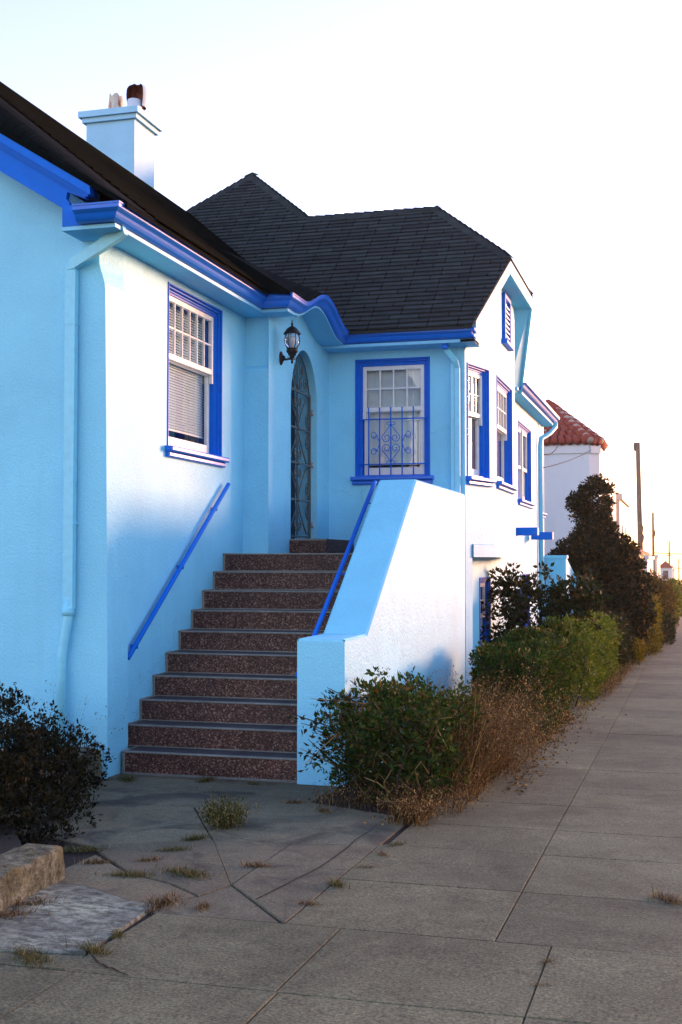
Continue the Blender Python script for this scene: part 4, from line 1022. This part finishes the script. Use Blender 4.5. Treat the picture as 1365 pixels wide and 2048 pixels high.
def blob_shrub(name, label, cat, blobs, matl, size, ncl, per, cr, g0, loc, group=None, aspect=.5, nshoot=0, stem_r=.012, up=.35, shell=.55, ntw=16):
    t = thing(name, label, cat, loc, group); wts = np.array([b_[3]*b_[4]+b_[4]*b_[5]+b_[3]*b_[5] for b_ in blobs]); wts = wts/wts.sum()
    bi = nr.choice(len(blobs), ncl, p=wts); B = np.array(blobs)[bi]; dv = unit(nr.normal(size=(ncl,3))); rr = nr.uniform(shell,1.05,(ncl,1))
    P = B[:,:3]+dv*B[:,3:6]*rr; keep = P[:,2] > g0+.03; P, dv = P[keep], dv[keep]
    parts = [clumps_to_leaves(P, nr.uniform(*cr,len(P)), dv, per, size, aspect, up)]
    if nshoot:
        ii = nr.choice(len(P), nshoot); d = unit(dv[ii]+nr.normal(size=(nshoot,3))*.4+np.array([0,0,.5])); v, q, tv = shoots(P[ii], d, nr.uniform(.1,.25,nshoot), size, 9); parts.append((v,q))
    v, q = merge(parts); np_mesh('foliage', v, q, matl, t)
    tips = [tuple(P[i]) for i in nr.choice(len(P), min(len(P), ntw), replace=False)]; twigs(t, loc, tips, stem_r); return t

# overgrown privet beside the parapet wall, with long shoots on its left
h1 = box_hedge('privet_bush', 'overgrown dark green privet bush against the foot of the stair parapet', 'bush', -2.38, -1.72, 8.35, 10.0, .61, M['leaf'], .042, 420, 26, .07, (.05,.12), nshoot=50)
bs, dr, ln_ = [], [], []
for i in range(26):
    y = nr.uniform(8.25,8.9); z = nr.uniform(.2,.75); bs.append((nr.uniform(-2.5,-2.3),y,z)); d = np.array([-.75+nr.normal()*.3,-.35+nr.normal()*.3,.35+nr.normal()*.35]); dr.append(d/np.linalg.norm(d)); ln_.append(nr.uniform(.12,.34))
v, q, tv = shoots(np.array(bs), np.array(dr), ln_, .045, 12); np_mesh('shoot_leaves', v, q, M['leaf_dark'], h1)
b = MB(); 
for p3 in tv: b.tube([tuple(x) for x in p3], [.005,.004,.002], 4)
for i in range(64):
    x, y, z = rnd.uniform(-2.35,-1.68), rnd.uniform(8.12,8.6), rnd.uniform(0,.62); a = rnd.uniform(0,6.28)
    b.tube([(x,y,z),(x+.08*math.cos(a),y-.04,z+rnd.uniform(-.02,.14)),(x+.17*math.cos(a+.4),y-.06,z+rnd.uniform(-.05,.2))], [.005,.004,.002], 4)
b.build('stem', M['dry'], h1)
# grass blades (ribbons)
def blades(base, dirs, lens, wd, bend, seg=4):
    n = len(base); d = unit(dirs); hz = d.copy(); hz[:,2] = 0; hz = unit(hz+nr.normal(size=(n,3))*np.array([.05,.05,0])); sd_ = np.stack([-hz[:,1],hz[:,0],np.zeros(n)],1)
    rows_ = []
    for i in range(seg+1):
        t = i/seg; p = base+d*(lens*t)[:,None]+hz*(bend*lens*t*t)[:,None]; p[:,2] -= (bend*lens*.45*t*t); ww = (wd*(1-t*.9))[:,None]
        rows_.append(p-sd_*ww); rows_.append(p+sd_*ww)
    R_ = np.stack(rows_,1); k = 2*(seg+1); v = R_.reshape(-1,3); q = []
    idx = np.arange(n)[:,None]*k
    for i in range(seg): q.append(idx+np.array([[2*i,2*i+1,2*i+3,2*i+2]]))
    return v, np.concatenate(q), rows_[-1]
def seedheads(tips, size, per=7):
    p = np.repeat(tips, per, 0); p = p+nr.normal(size=p.shape)*np.array([.012,.012,.035]); return leaf_geo(p, nr.normal(size=p.shape)*.5+np.array([0,0,.8]), size, .4)
def drygrass(label, cx0, cx1, cy0, cy1, n, hgt, group, lean=(.25,0), name='dry_grass', seeds=True, mt='dry'):
    t = thing(name, label, 'grass', ((cx0+cx1)/2,(cy0+cy1)/2,gz((cy0+cy1)/2)), group)
    b0 = np.stack([nr.uniform(cx0,cx1,n), nr.uniform(cy0,cy1,n), np.zeros(n)],1); b0[:,2] = [gz(y) for y in b0[:,1]]
    d = np.stack([nr.normal(size=n)*.3+lean[0], nr.normal(size=n)*.3+lean[1], np.ones(n)],1); ln2 = hgt*nr.uniform(.45,1.1,n)
    v, q, tip = blades(b0, d, ln2, nr.uniform(.0012,.0036,n), nr.uniform(.05,.6,n)); parts = [(v,q)]
    if seeds: parts.append(seedheads(tip[nr.uniform(0,1,n)<.6], .018, 5)); mid = b0+unit(d)*(ln2*.75)[:,None]; parts.append(seedheads(mid[::3], .014, 4))
    v, q = merge(parts); np_mesh('blades', v, q, M[mt], t); return t
DG = 'dry grass clumps along the hedge'
drygrass('tall tan dry grass clump leaning out between the privet and the clipped hedge', -1.98, -1.5, 9.1, 10.9, 1300, .88, DG)
drygrass('pale straw dry grass clump standing out on the sidewalk side of the privet', -1.76, -1.48, 8.7, 10.9, 1100, .66, DG)
drygrass('sparse brown stubble at the foot of the stair parapet under the privet shoots', -2.5, -1.85, 8.08, 8.4, 200, .13, DG, (-.1,-.35))
drygrass('short rusty brown grass fringe at the foot of the privet bush', -1.9, -1.46, 8.0, 9.7, 700, .20, DG, (.3,-.2))
drygrass('low rusty grass fringe along the hedge foot by the sidewalk', -1.52, -1.34, 9.7, 14.2, 800, .20, DG, (.5,-.1))
drygrass('straw coloured tuft at the hedge corner pointing onto the sidewalk', -1.85, -1.62, 7.62, 7.95, 260, .20, DG, (.3,-.5))
# clipped hedges along the sidewalk
HG = 'clipped hedges along the sidewalk'
box_hedge('clipped_hedge', 'dark green clipped box hedge nearest the dry grass', 'hedge', -1.97, -1.40, 11.9, 14.4, .87, M['leaf'], .042, 900, 24, .025, (.05,.10), HG, rnd_top=.06, nshoot=16)
box_hedge('clipped_hedge', 'bright green clipped hedge in front of the dark conifer', 'hedge', -1.86, -1.27, 16.0, 22.3, .95, M['leaf_bright'], .048, 1100, 24, .035, (.06,.12), HG, nshoot=50)
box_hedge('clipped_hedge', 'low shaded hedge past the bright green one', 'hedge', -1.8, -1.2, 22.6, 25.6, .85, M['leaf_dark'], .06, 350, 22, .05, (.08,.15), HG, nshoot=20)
box_hedge('clipped_hedge', 'tiny golden clipped block hedge at the sidewalk edge', 'hedge', -1.32, -.98, 25.7, 28.6, .36, M['leaf_gold'], .05, 260, 20, .02, (.05,.09), HG, nshoot=0, rnd_top=.04)
box_hedge('clipped_hedge', 'golden green hedge column taller than wide', 'hedge', -1.5, -.78, 29.0, 31.5, 1.18, M['leaf_gold'], .07, 420, 22, .06, (.09,.18), HG, nshoot=20, z0=0)
box_hedge('clipped_hedge', 'low dark boxed hedge beyond the golden column', 'hedge', -1.2, -.48, 33.4, 37.5, .66, M['leaf_dark'], .07, 300, 20, .04, (.09,.16), HG, nshoot=0)
drygrass('dry weeds at the foot of the bright green hedge', -1.3, -1.05, 17.2, 24.0, 900, .22, DG, (.4,-.1))
# tall loose shrub under the bay
blob_shrub('loose_shrub', 'tall loose dark leaved shrub in front of the bay window', 'shrub', [(-2.3,16.7,1.2,.36,.5,.5),(-1.8,17.0,1.1,.45,.5,.5),(-2.3,16.4,.5,.4,.5,.4),(-1.45,17.3,1.15,.34,.4,.42),(-2.0,16.8,.3,.5,.6,.5)],
           M['leaf_dark'], .07, 520, 15, (.04,.11), gz(17), (-1.95,16.9,gz(17)), aspect=.6, nshoot=40, stem_r=.02, shell=.25, ntw=40)
# dark conifer clipped into a dome with a top knot
t = blob_shrub('conifer_tree', 'dark brownish conifer clipped to a dome with a round top knot', 'tree',
    [(-1.87,27,1.0,1.14,1.14,.85),(-1.87,27,1.65,.95,.95,.62),(-1.87,27,.5,1.16,1.16,.6),(-1.86,27,2.95,.34,.34,.52),(-2.2,26.9,2.85,.20,.2,.26),(-1.85,27,2.3,.40,.4,.4)],
    M['leaf_tree'], .085, 3000, 26, (.06,.15), gz(27)+.35, (-1.87,27,gz(27)), aspect=.5, nshoot=90, stem_r=.03, shell=.6, ntw=30)
b = MB(); b.tube([(-1.87,27,gz(27)-.05),(-1.85,27,.3),(-1.9,27.05,1.2),(-1.86,27,2.6)], [.11,.09,.06,.03], 10)
for a in (.3,2.0,4.1): b.tube([(-1.86,27,.1),(-1.87+.3*math.cos(a),27+.3*math.sin(a),.6),(-1.87+.6*math.cos(a),27+.6*math.sin(a),1.2)], [.06,.045,.02], 8)
b.build('trunk', M['bark'], t)
# further street shrubs
SH = 'street shrubs further down the sidewalk'
blob_shrub('street_shrub', 'tan and olive tall shrub behind the golden hedge column', 'shrub', [(-.95,39,.35,.55,1.4,.85),(-.8,41,.0,.4,1.2,.8)], M['leaf_tan'], .09, 620, 20, (.09,.2), gz(40), (-.95,40,gz(40)), SH, nshoot=30)
blob_shrub('street_shrub', 'dark green rounded shrub beyond the tan one', 'shrub', [(-.62,58,-.2,.33,1.5,1.05)], M['leaf_bright'], .12, 320, 18, (.1,.22), gz(58), (-.62,58,gz(58)), SH)
blob_shrub('street_shrub', 'farthest brown hedge at the end of the sidewalk', 'shrub', [(-.3,76,-.7,.4,2,1.15),(.3,90,-1.2,.6,3,1.2)], M['leaf_tan'], .15, 360, 18, (.12,.25), gz(76), (-.3,76,gz(76)), SH)
# bush in the planter on the left
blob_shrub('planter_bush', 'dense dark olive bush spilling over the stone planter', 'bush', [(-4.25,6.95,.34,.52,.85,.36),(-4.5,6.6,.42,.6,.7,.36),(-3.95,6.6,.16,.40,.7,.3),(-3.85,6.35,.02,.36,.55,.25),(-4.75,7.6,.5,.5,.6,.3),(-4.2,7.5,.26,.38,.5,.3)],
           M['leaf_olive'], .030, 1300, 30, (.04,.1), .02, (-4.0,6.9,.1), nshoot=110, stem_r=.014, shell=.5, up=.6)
# stone planter kerb and soil
b = MB(); soil = [(-3.25,4.3),(-3.2,5.6),(-3.85,6.5),(-4.48,8.84),(-9.4,8.84),(-9.4,4.3)]
b.face([(x,y,.16) for x,y in soil]); structure(b.build('planter_soil', M['soil']))
def rock(bm, a, c, w_, h_, seed, seg=9):
    """long rough kerb stone from a to c"""
    q = random.Random(seed); a = Vector(a); c = Vector(c); t = (c-a); ln3 = t.length; t.normalize(); n_ = Vector((t.y,-t.x,0)); rows_ = []
    pr = [(-.5,0),(-.5,.5),(-.49,.95),(-.44,1.0),(.1,1.0),(.42,.99),(.48,.94),(.5,.5),(.52,0)]
    for i in range(seg+1):
        p = a+t*ln3*i/seg+n_*.005*math.sin(i*1.3+seed); k = (.97 if i in (0, seg) else 1)*(1+.02*math.sin(i*.9+seed*2))
        rows_.append([p+n_*(w_*o*k+q.uniform(-.008,.008))+Vector((0,0,h_*z*(k if z else 1)+q.uniform(-.009,.009)*(z > 0))) for o, z in pr])
    for i in range(seg):
        for j in range(len(pr)-1): bm.face([rows_[i][j],rows_[i+1][j],rows_[i+1][j+1],rows_[i][j+1]], 0, None, True)
    bm.face(rows_[0]); bm.face(rows_[-1][::-1])
KS = 'lichen covered kerb stones round the planter'
b = MB(); rock(b, (-3.08,4.25,.03), (-3.20,5.74,.02), .22, .23, 3, 26); tag(b.build('kerb_stone', M['stone'], None, (-3.15,5.0,.1)), 'long lichen stained kerb stone at the front of the planter, beside the white pavement', 'kerb stone', KS)
b = MB(); rock(b, (-3.95,6.6,.0), (-4.42,8.1,.0), .2, .18, 5, 14); tag(b.build('kerb_stone', M['stone'], None, (-3.9,7.0,.05)), 'kerb stone mostly hidden under the planter bush', 'kerb stone', KS)
b = MB(); rock(b, (-4.55,8.3,.0), (-4.52,8.74,.0), .26, .25, 8, 6); tag(b.build('kerb_stone', M['stone'], None, (-4.5,8.5,.0)), 'short mossy kerb stone against the corner of the blue house', 'kerb stone', KS)
# weeds in the joints: copies of four tufts
def tuft(n, hgt, spread, mt, seeds):
    b0 = np.stack([nr.normal(size=n)*spread, nr.normal(size=n)*spread*.6, np.zeros(n)],1); d = np.stack([nr.normal(size=n)*.6, nr.normal(size=n)*.6, np.ones(n)],1); ln2 = hgt*nr.uniform(.4,1.1,n)
    v, q, tip = blades(b0, d, ln2, nr.uniform(.001,.0024,n), nr.uniform(.1,.8,n)); parts = [(v,q)]
    if seeds: parts.append(seedheads(tip[nr.uniform(0,1,n)<.45]+np.array([0,0,.01]), .022, 12))
    v, q = merge(parts); o = np_mesh('weed_tuft', v, q, M[mt]); return o
protos = [tuft(260,.06,.035,'weed',False), tuft(420,.042,.06,'weed',False), tuft(220,.05,.05,'dry',False), tuft(520,.17,.06,'weed',True)]
spots = [(-2.82,7.3,3,1.15,'feathery clump of foxtail grass in the middle of the walkway'),(-2.83,6.84,0,1.3,'green tuft just below the foxtail clump'),(-2.83,6.52,1,1.1,'small green tuft halfway along the cracked walkway joint'),
 (-2.85,6.24,2,1.0,'brown tuft on the cracked walkway joint'),(-2.80,5.89,1,1.3,'wide green tuft near the planter stone'),(-2.53,6.0,1,1.7,'widest flat green tuft on the walkway'),(-2.24,6.28,2,1.2,'pale dry tuft right of the main walkway crack'),
 (-2.40,5.40,2,1.9,'straw coloured tuft at the corner of the white pavement'),(-2.19,5.40,2,1.0,'thin straw tuft on the sidewalk joint'),(-1.71,6.0,0,1.2,'bright green sprig where walkway meets sidewalk'),
 (-1.65,7.03,1,.9,'green tuft on the joint near the hedge corner'),(-1.66,6.75,2,.9,'dry tuft on the joint below the hedge corner'),(-1.67,6.42,2,.8,'small dry tuft midway on the sidewalk joint'),(-1.74,5.6,2,.9,'dry tuft at the near end of the walkway joint'),
 (-2.55,4.46,1,1.5,'long low tuft at the bottom edge of the white pavement'),(-2.36,4.62,0,1.4,'green tuft at the near corner of the white pavement'),(-2.36,4.86,0,.9,'small tuft on the right edge of the white pavement'),
 (-.55,5.02,2,.7,'tiny tuft in the right sidewalk joint'),(-.54,4.72,2,.6,'tiny dry tuft low in the right sidewalk joint'),(-.10,6.18,2,1.6,'dry tuft at the right edge of the sidewalk'),
 (-3.6,8.93,0,1.5,'dark green weed at the foot of the bottom step'),(-3.2,8.9,1,.8,'small weed right of centre below the bottom step'),(-4.2,8.8,1,1.6,'dark weed by the house corner'),(-2.65,8.21,2,1.1,'dry tuft near the parapet foot'),(-2.35,7.95,2,1.3,'dry tuft in front of the privet bush'),
 (-3.33,6.36,1,1.4,'green weed at the end of the planter stone'),(-3.1,6.1,2,1.2,'brown weed beside the planter stone'),(-2.98,5.2,2,1.6,'rusty dry weed over the planter stone'),(-3.0,4.95,2,2.0,'large rusty dry weed at the left edge')]
used = set()
for x, y, k, s_, lab in spots:
    src = protos[k]
    if k in used: o = src.copy(); C.objects.link(o)
    else: o = src; used.add(k)
    o.location = (x, y, gz(y)-.004); o.rotation_euler = (0,0,rnd.uniform(0,6.28)); s_ *= .72; o.scale = (s_*1.1, s_*.85, s_); tag(o, lab, 'weed', 'weeds growing in the pavement joints')
# thin tall grass stalks by the downspout
drygrass('thin tall wild grass standing against the wall by the left downspout', -4.95, -4.45, 8.3, 8.75, 60, .75, DG, (.05,0), 'wild_grass', True, 'weed')
# leaf litter along the hedge foot
n = 900; p = np.stack([nr.normal(size=n)*.12-1.5+.0*n, nr.uniform(7.6,17,n), np.zeros(n)],1); p[:,0] = np.where(p[:,1]<9, -1.75+nr.normal(size=n)*.14, -1.33+np.abs(nr.normal(size=n))*.10); p[:,2] = [gz(y)+.006 for y in p[:,1]]
v, q = leaf_geo(p, nr.normal(size=(n,3))*np.array([1,1,.12]), .03, .5); o = np_mesh('leaf_litter', v, q, M['dry']); o['kind'] = 'stuff'; tag(o, 'scattered dry leaves and straw along the foot of the hedge', 'leaf litter')

# ------------------------------------------------------------------ beyond the house
b = MB(); g0 = gz(23.6)
b.box(-3.3,-2.2,23.62,23.9,-.9,1.74); b.prism([(-2.21,23.9,-.9),(-2.21,23.9,1.74),(-2.21,27.2,1.12),(-2.21,30.5,.3),(-2.21,30.5,-1)], (-.28,0,0)); b.box(-3.35,-2.18,23.6,23.93,1.741,1.80)
o = b.build('stair_wall', M['wall'], None, (-2.7,23.7,g0)); tag(o, 'light blue stair wall at the far corner of the house, beside the dark conifer', 'stair wall')
nb = thing('neighbour_house', 'white stucco house with a red clay tiled turret roof behind the conifer', 'house', (-5,36,gz(36)))
pl = [(-4.6,35.2),(-4.2,34.0),(-3.62,33.0),(-2.44,33.0),(-2.2,33.35),(-2.2,35.2)]
b = MB()
for i in range(len(pl)-1): b.face([(*pl[i],-1.5),(*pl[i+1],-1.5),(*pl[i+1],4.85),(*pl[i],4.85)])
b.box(-10,-2.35,35.2,44,-1.5,4.7); b.build('wall', M['house_white'], nb)
b = MB()
for p0, p1 in zip(pl[1:4], pl[2:5]):
    a_, c_ = Vector((*p0,0)), Vector((*p1,0)); tt = (c_-a_).normalized(); nn_ = Vector((tt.y,-tt.x,0)); F = frame(a_, tt, nn_); b.fbox(F, 0, (c_-a_).length, 4.55, 4.78, 0, .05)
b.build('cornice', M['house_white'], nb)
apx = Vector((-3.72,34.9,6.12)); b = MB(); mo = MB()
ev = [Vector((x+(x+3.1)*.06, y-.14 if y < 34 else y, 4.82)) for x, y in pl]
for i in range(len(ev)-1):
    A_, B_ = ev[i], ev[i+1]; b.face([A_, B_, apx]); hgt_ = ((A_+B_)/2-apx).length; nrw = int(hgt_/.28); nv = (B_-A_).cross(apx-A_).normalized()
    if nv.z < 0: nv = -nv
    for r_ in range(nrw):
        t0, t1 = r_/nrw, (r_+1.15)/nrw; wA, wB = A_.lerp(apx,t0), B_.lerp(apx,t0); wd_ = (wB-wA).length; nc = max(1, int(round(wd_/.21)))
        for c_ in range(nc):
            f0 = (c_+.5)/nc; p0 = wA.lerp(wB,f0); p1 = A_.lerp(apx,min(1,t1)).lerp(B_.lerp(apx,min(1,t1)),f0); rr_ = wd_/nc*.5
            b.tube([p0+nv*.03+Vector((rnd.uniform(-.01,.01),0,rnd.uniform(-.01,.01))), p1+nv*.005], [rr_, rr_*.8], 8)
    if 0 < i: mo.tube([ev[i]+Vector((0,0,.05)), ev[i].lerp(apx,.5)+Vector((0,0,.07)), apx+Vector((0,0,.05))], [.10,.095,.09], 8)
b.build('tiled_roof', M['tile'], nb); 
m2 = MB()
for i in range(1, len(ev)-1):
    for k in range(9):
        t0 = k/9; p0 = ev[i].lerp(apx,t0)+Vector((0,0,.06)); p1 = ev[i].lerp(apx,t0+.13)+Vector((0,0,.045)); m2.tube([p0,p1],[.115,.095],8)
m2.build('hip_tile', M['tile'], nb); mo.build('hip_mortar', M['mortar'], nb)
FH = 'houses further down the street'
def far_house(label, x0, x1, y0, y1, zt, m_, roof=None, wins=()):
    h = thing('row_house', label, 'house', ((x0+x1)/2,(y0+y1)/2,gz((y0+y1)/2)), FH)
    b = MB(); b.box(x0,x1,y0,y1,gz(y1)-1,zt); b.build('wall', m_, h)
    b = MB()
    if roof == 'flat': b.box(x0-.08,x1+.1,y0-.08,y1+.08,zt+.002,zt+.22); b.build('parapet', m_, h)
    elif roof == 'pent':
        b.prism([(x1-.9,y0,zt+.5),(x1+.35,y0,zt-.1),(x1+.35,y0,zt-.2),(x1-.9,y0,zt+.1)], (0,y1-y0,0)); b.build('roof', M['tile'], h)
    elif roof == 'pyramid':
        c = ((x0+x1)/2,(y0+y1)/2,zt+.55*(x1-x0)); q = [(x0-.15,y0-.15,zt),(x1+.15,y0-.15,zt),(x1+.15,y1+.15,zt),(x0-.15,y1+.15,zt)]
        for i in range(4): b.face([q[i],q[(i+1)%4],c])
        b.face(q[::-1]); b.build('roof', M['tile'], h)
    for (f, a, z, ww, hh) in wins:
        F = FX(x1) if f == 'x' else FY(y0); wb = MB(); wb.bbox(F, a-ww/2-.08, a+ww/2+.08, z-.08, z+hh+.08, 0, .05, .01); wn = wb.build('window', M['white'], h)
        wb = MB(); wb.fbox(F, a-ww/2, a+ww/2, z, z+hh, .051, .056); wb.build('pane', M['winglass'], wn)
M['winglass'] = mat('far_window_pane', (.05,.06,.07), .1, .5)
far_house('cream flat roofed house glowing behind the conifer', -9,-2.25,44.5,51,3.85, M['house_cream'], 'flat', (('x',46.5,1.6,1.2,1.3),('x',49,1.6,1.2,1.3)))
far_house('white house under a short red tiled pent roof', -9,-2.15,53,66,2.15, M['house_white'], 'pent', (('x',57,.4,1.4,1.2),('x',62,.4,1.4,1.2)))
far_house('pale grey house beyond the second pole', -9,-2.3,78,92,1.75, M['house_grey'], 'flat', (('y',-3,-.2,.9,1.2),('x',84,0,1.4,1.2)))
far_house('tall narrow cream house with a chimney far down the street', -6,-2.2,100,112,1.9, M['house_cream'], 'flat', (('x',105,-.2,1.4,1.2),))
far_house('tiny far house with a red pyramid roof', -2.55,-1.3,122,124,.95, M['house_white'], 'pyramid', (('y',-1.9,-.1,.5,.8),))
far_house('last cream house fading into the glow', -9,-1.4,150,170,.4, M['house_cream'], 'flat', (('x',158,-1.2,1.6,1.3),))
def added_facing_house(label, y0, y1, zt, m_, roof):
    """unseen houses added across the road: they shade the low sun from the sidewalk and show in the window panes"""
    h = thing('added_facing_house', label, 'house', (22,(y0+y1)/2,gz((y0+y1)/2)), 'unseen houses added across the road to shade the sun')
    b = MB(); b.box(19,29,y0,y1,gz(y1)-1,zt); b.build('wall', m_, h)
    b = MB()
    if roof: b.prism([(18.7,y0,zt-.05),(18.7,y0,zt+.1),(19.9,y0,zt+.75),(19.9,y0,zt)], (0,y1-y0,0)); b.build('roof', M['tile'], h)
    else: b.box(18.85,29.1,y0+.05,y1-.05,zt+.002,zt+.35); b.build('parapet', m_, h)
    F = frame((19,0,0),(0,-1,0),(-1,0,0)); g_ = gz(y0)
    for a in (y0+1.6, (y0+y1)/2, y1-1.6):
        wb = MB(); wb.bbox(F, -a-.75, -a+.75, g_+3.1, g_+4.6, 0, .06, .01); wn = wb.build('window', M['white'], h); wb = MB(); wb.fbox(F, -a-.65, -a+.65, g_+3.2, g_+4.5, .061, .066); wb.build('pane', M['winglass'], wn)
    wb = MB(); wb.bbox(F, -y0-4.2, -y0-1.2, g_-.1, g_+2.3, 0, .05, .01); wb.build('garage_door', M['white'], h)
yy0 = 16.0  # row put in beyond view, its heights set to hold back the low sun
for lab, wdt, ht, mm, rf in (('unseen cream house with a tiled pent roof added across the road, first of the row',7.6,4.4,'house_cream',True),('unseen white flat roofed house added across the road',7.5,4.7,'house_white',False),('unseen grey house with a tiled pent roof added across the road',7.6,4.1,'house_grey',True),
        ('unseen tall cream flat roofed house added across the road',7.4,5.0,'house_cream',False),('unseen white house with a tiled pent roof added across the road',7.6,4.3,'house_white',True),('unseen grey flat roofed house added across the road',7.5,4.6,'house_grey',False),('unseen last cream house with a tiled pent roof added across the road',7.6,4.5,'house_cream',True),
        ('unseen last white flat roofed house added across the road',9,5.5,'house_white',False)):
    added_facing_house(lab, yy0, yy0+wdt, ht+gz(yy0), M[mm], rf); yy0 += wdt
PG = 'utility poles down the street'
def pole(label, x, y, zt, r_, m_, lean=0, arms=()):
    t = thing('utility_pole', label, 'pole', (x,y,gz(y)), PG); b = MB(); b.tube([(x,y,gz(y)-.2),(x+lean*.5,y,(gz(y)+zt)/2),(x+lean,y,zt)], [r_*1.15,r_,r_*.85], 10); b.build('shaft', m_, t)
    for z, w_, kind in arms:
        b = MB()
        if kind == 'arm': b.box(x+lean-w_,x+lean+w_,y-.05,y+.05,z,z+.1)
        else: ww = abs(w_); b.lathe((x+lean+w_*.75,y,z), [(0,-.25),(ww*.3,-.2),(ww*.5,.1),(ww*.3,.25),(0,.28)], 10)
        b.build('crossarm' if kind == 'arm' else 'insulator', m_, t)
pole('thick weathered wooden utility pole leaning slightly, nearest of the poles', -2.38, 70, 8.25, .15, M['wood'], -.14, ((8.0,-.2,'knob'),(3.4,.22,'knob'),(2.9,.25,'knob')))
pole('slim utility pole with a white band behind the thick wooden one', -2.36, 95, 5.3, .10, M['wood'], 0, ((3.7,.14,'knob'),))
pole('faint slim pole far down the street by the pyramid roof', -1.9, 150, 4.0, .11, M['wood'], 0, ((.9,.5,'arm'),(2.2,.35,'arm')))
pole('farthest thin pole near the right edge of the picture', -.9, 165, 1.9, .10, M['wood'], 0, ((.6,.6,'arm'),))
def wire(name, label, p, q, sag, r_, n=14):
    p, q = Vector(p), Vector(q); b = MB(); b.tube([p.lerp(q,i/n)-Vector((0,0,sag*4*(i/n)*(1-i/n))) for i in range(n+1)], r_, 5); o = b.build(name, M['cable'], None, tuple(p)); tag(o, label, 'cable'); return o
wire('overhead_cable', 'dark overhead cable crossing the far street from the slim pole', (-2.36,95,2.25), (12,95,2.75), .35, .035)
wire('overhead_cable', 'thin service cable strung from the blue house to the turret house', (-2.6,23.3,3.45), (-2.39,32.95,4.62), .05, .008)
wire('overhead_cable', 'short sagging cable under the turret eave', (-2.6,23.4,3.72), (-3.2,32.9,4.85), .12, .010)

# ------------------------------------------------------------------ evening haze along the street
hz = bpy.data.materials.new('evening_haze'); hz.use_nodes = True; t_ = hz.node_tree; t_.nodes.clear()
o_ = t_.nodes.new('ShaderNodeOutputMaterial'); pv = t_.nodes.new('ShaderNodeVolumePrincipled'); pv.inputs['Color'].default_value = (.95,.93,.92,1); pv.inputs['Density'].default_value = .0004; pv.inputs['Anisotropy'].default_value = .75
t_.links.new(pv.outputs[0], o_.inputs['Volume'])
b = MB(); b.box(-950, 950, -70, 1250, gz(1250)-4, 14); o = b.build('haze', hz); o['kind'] = 'stuff'
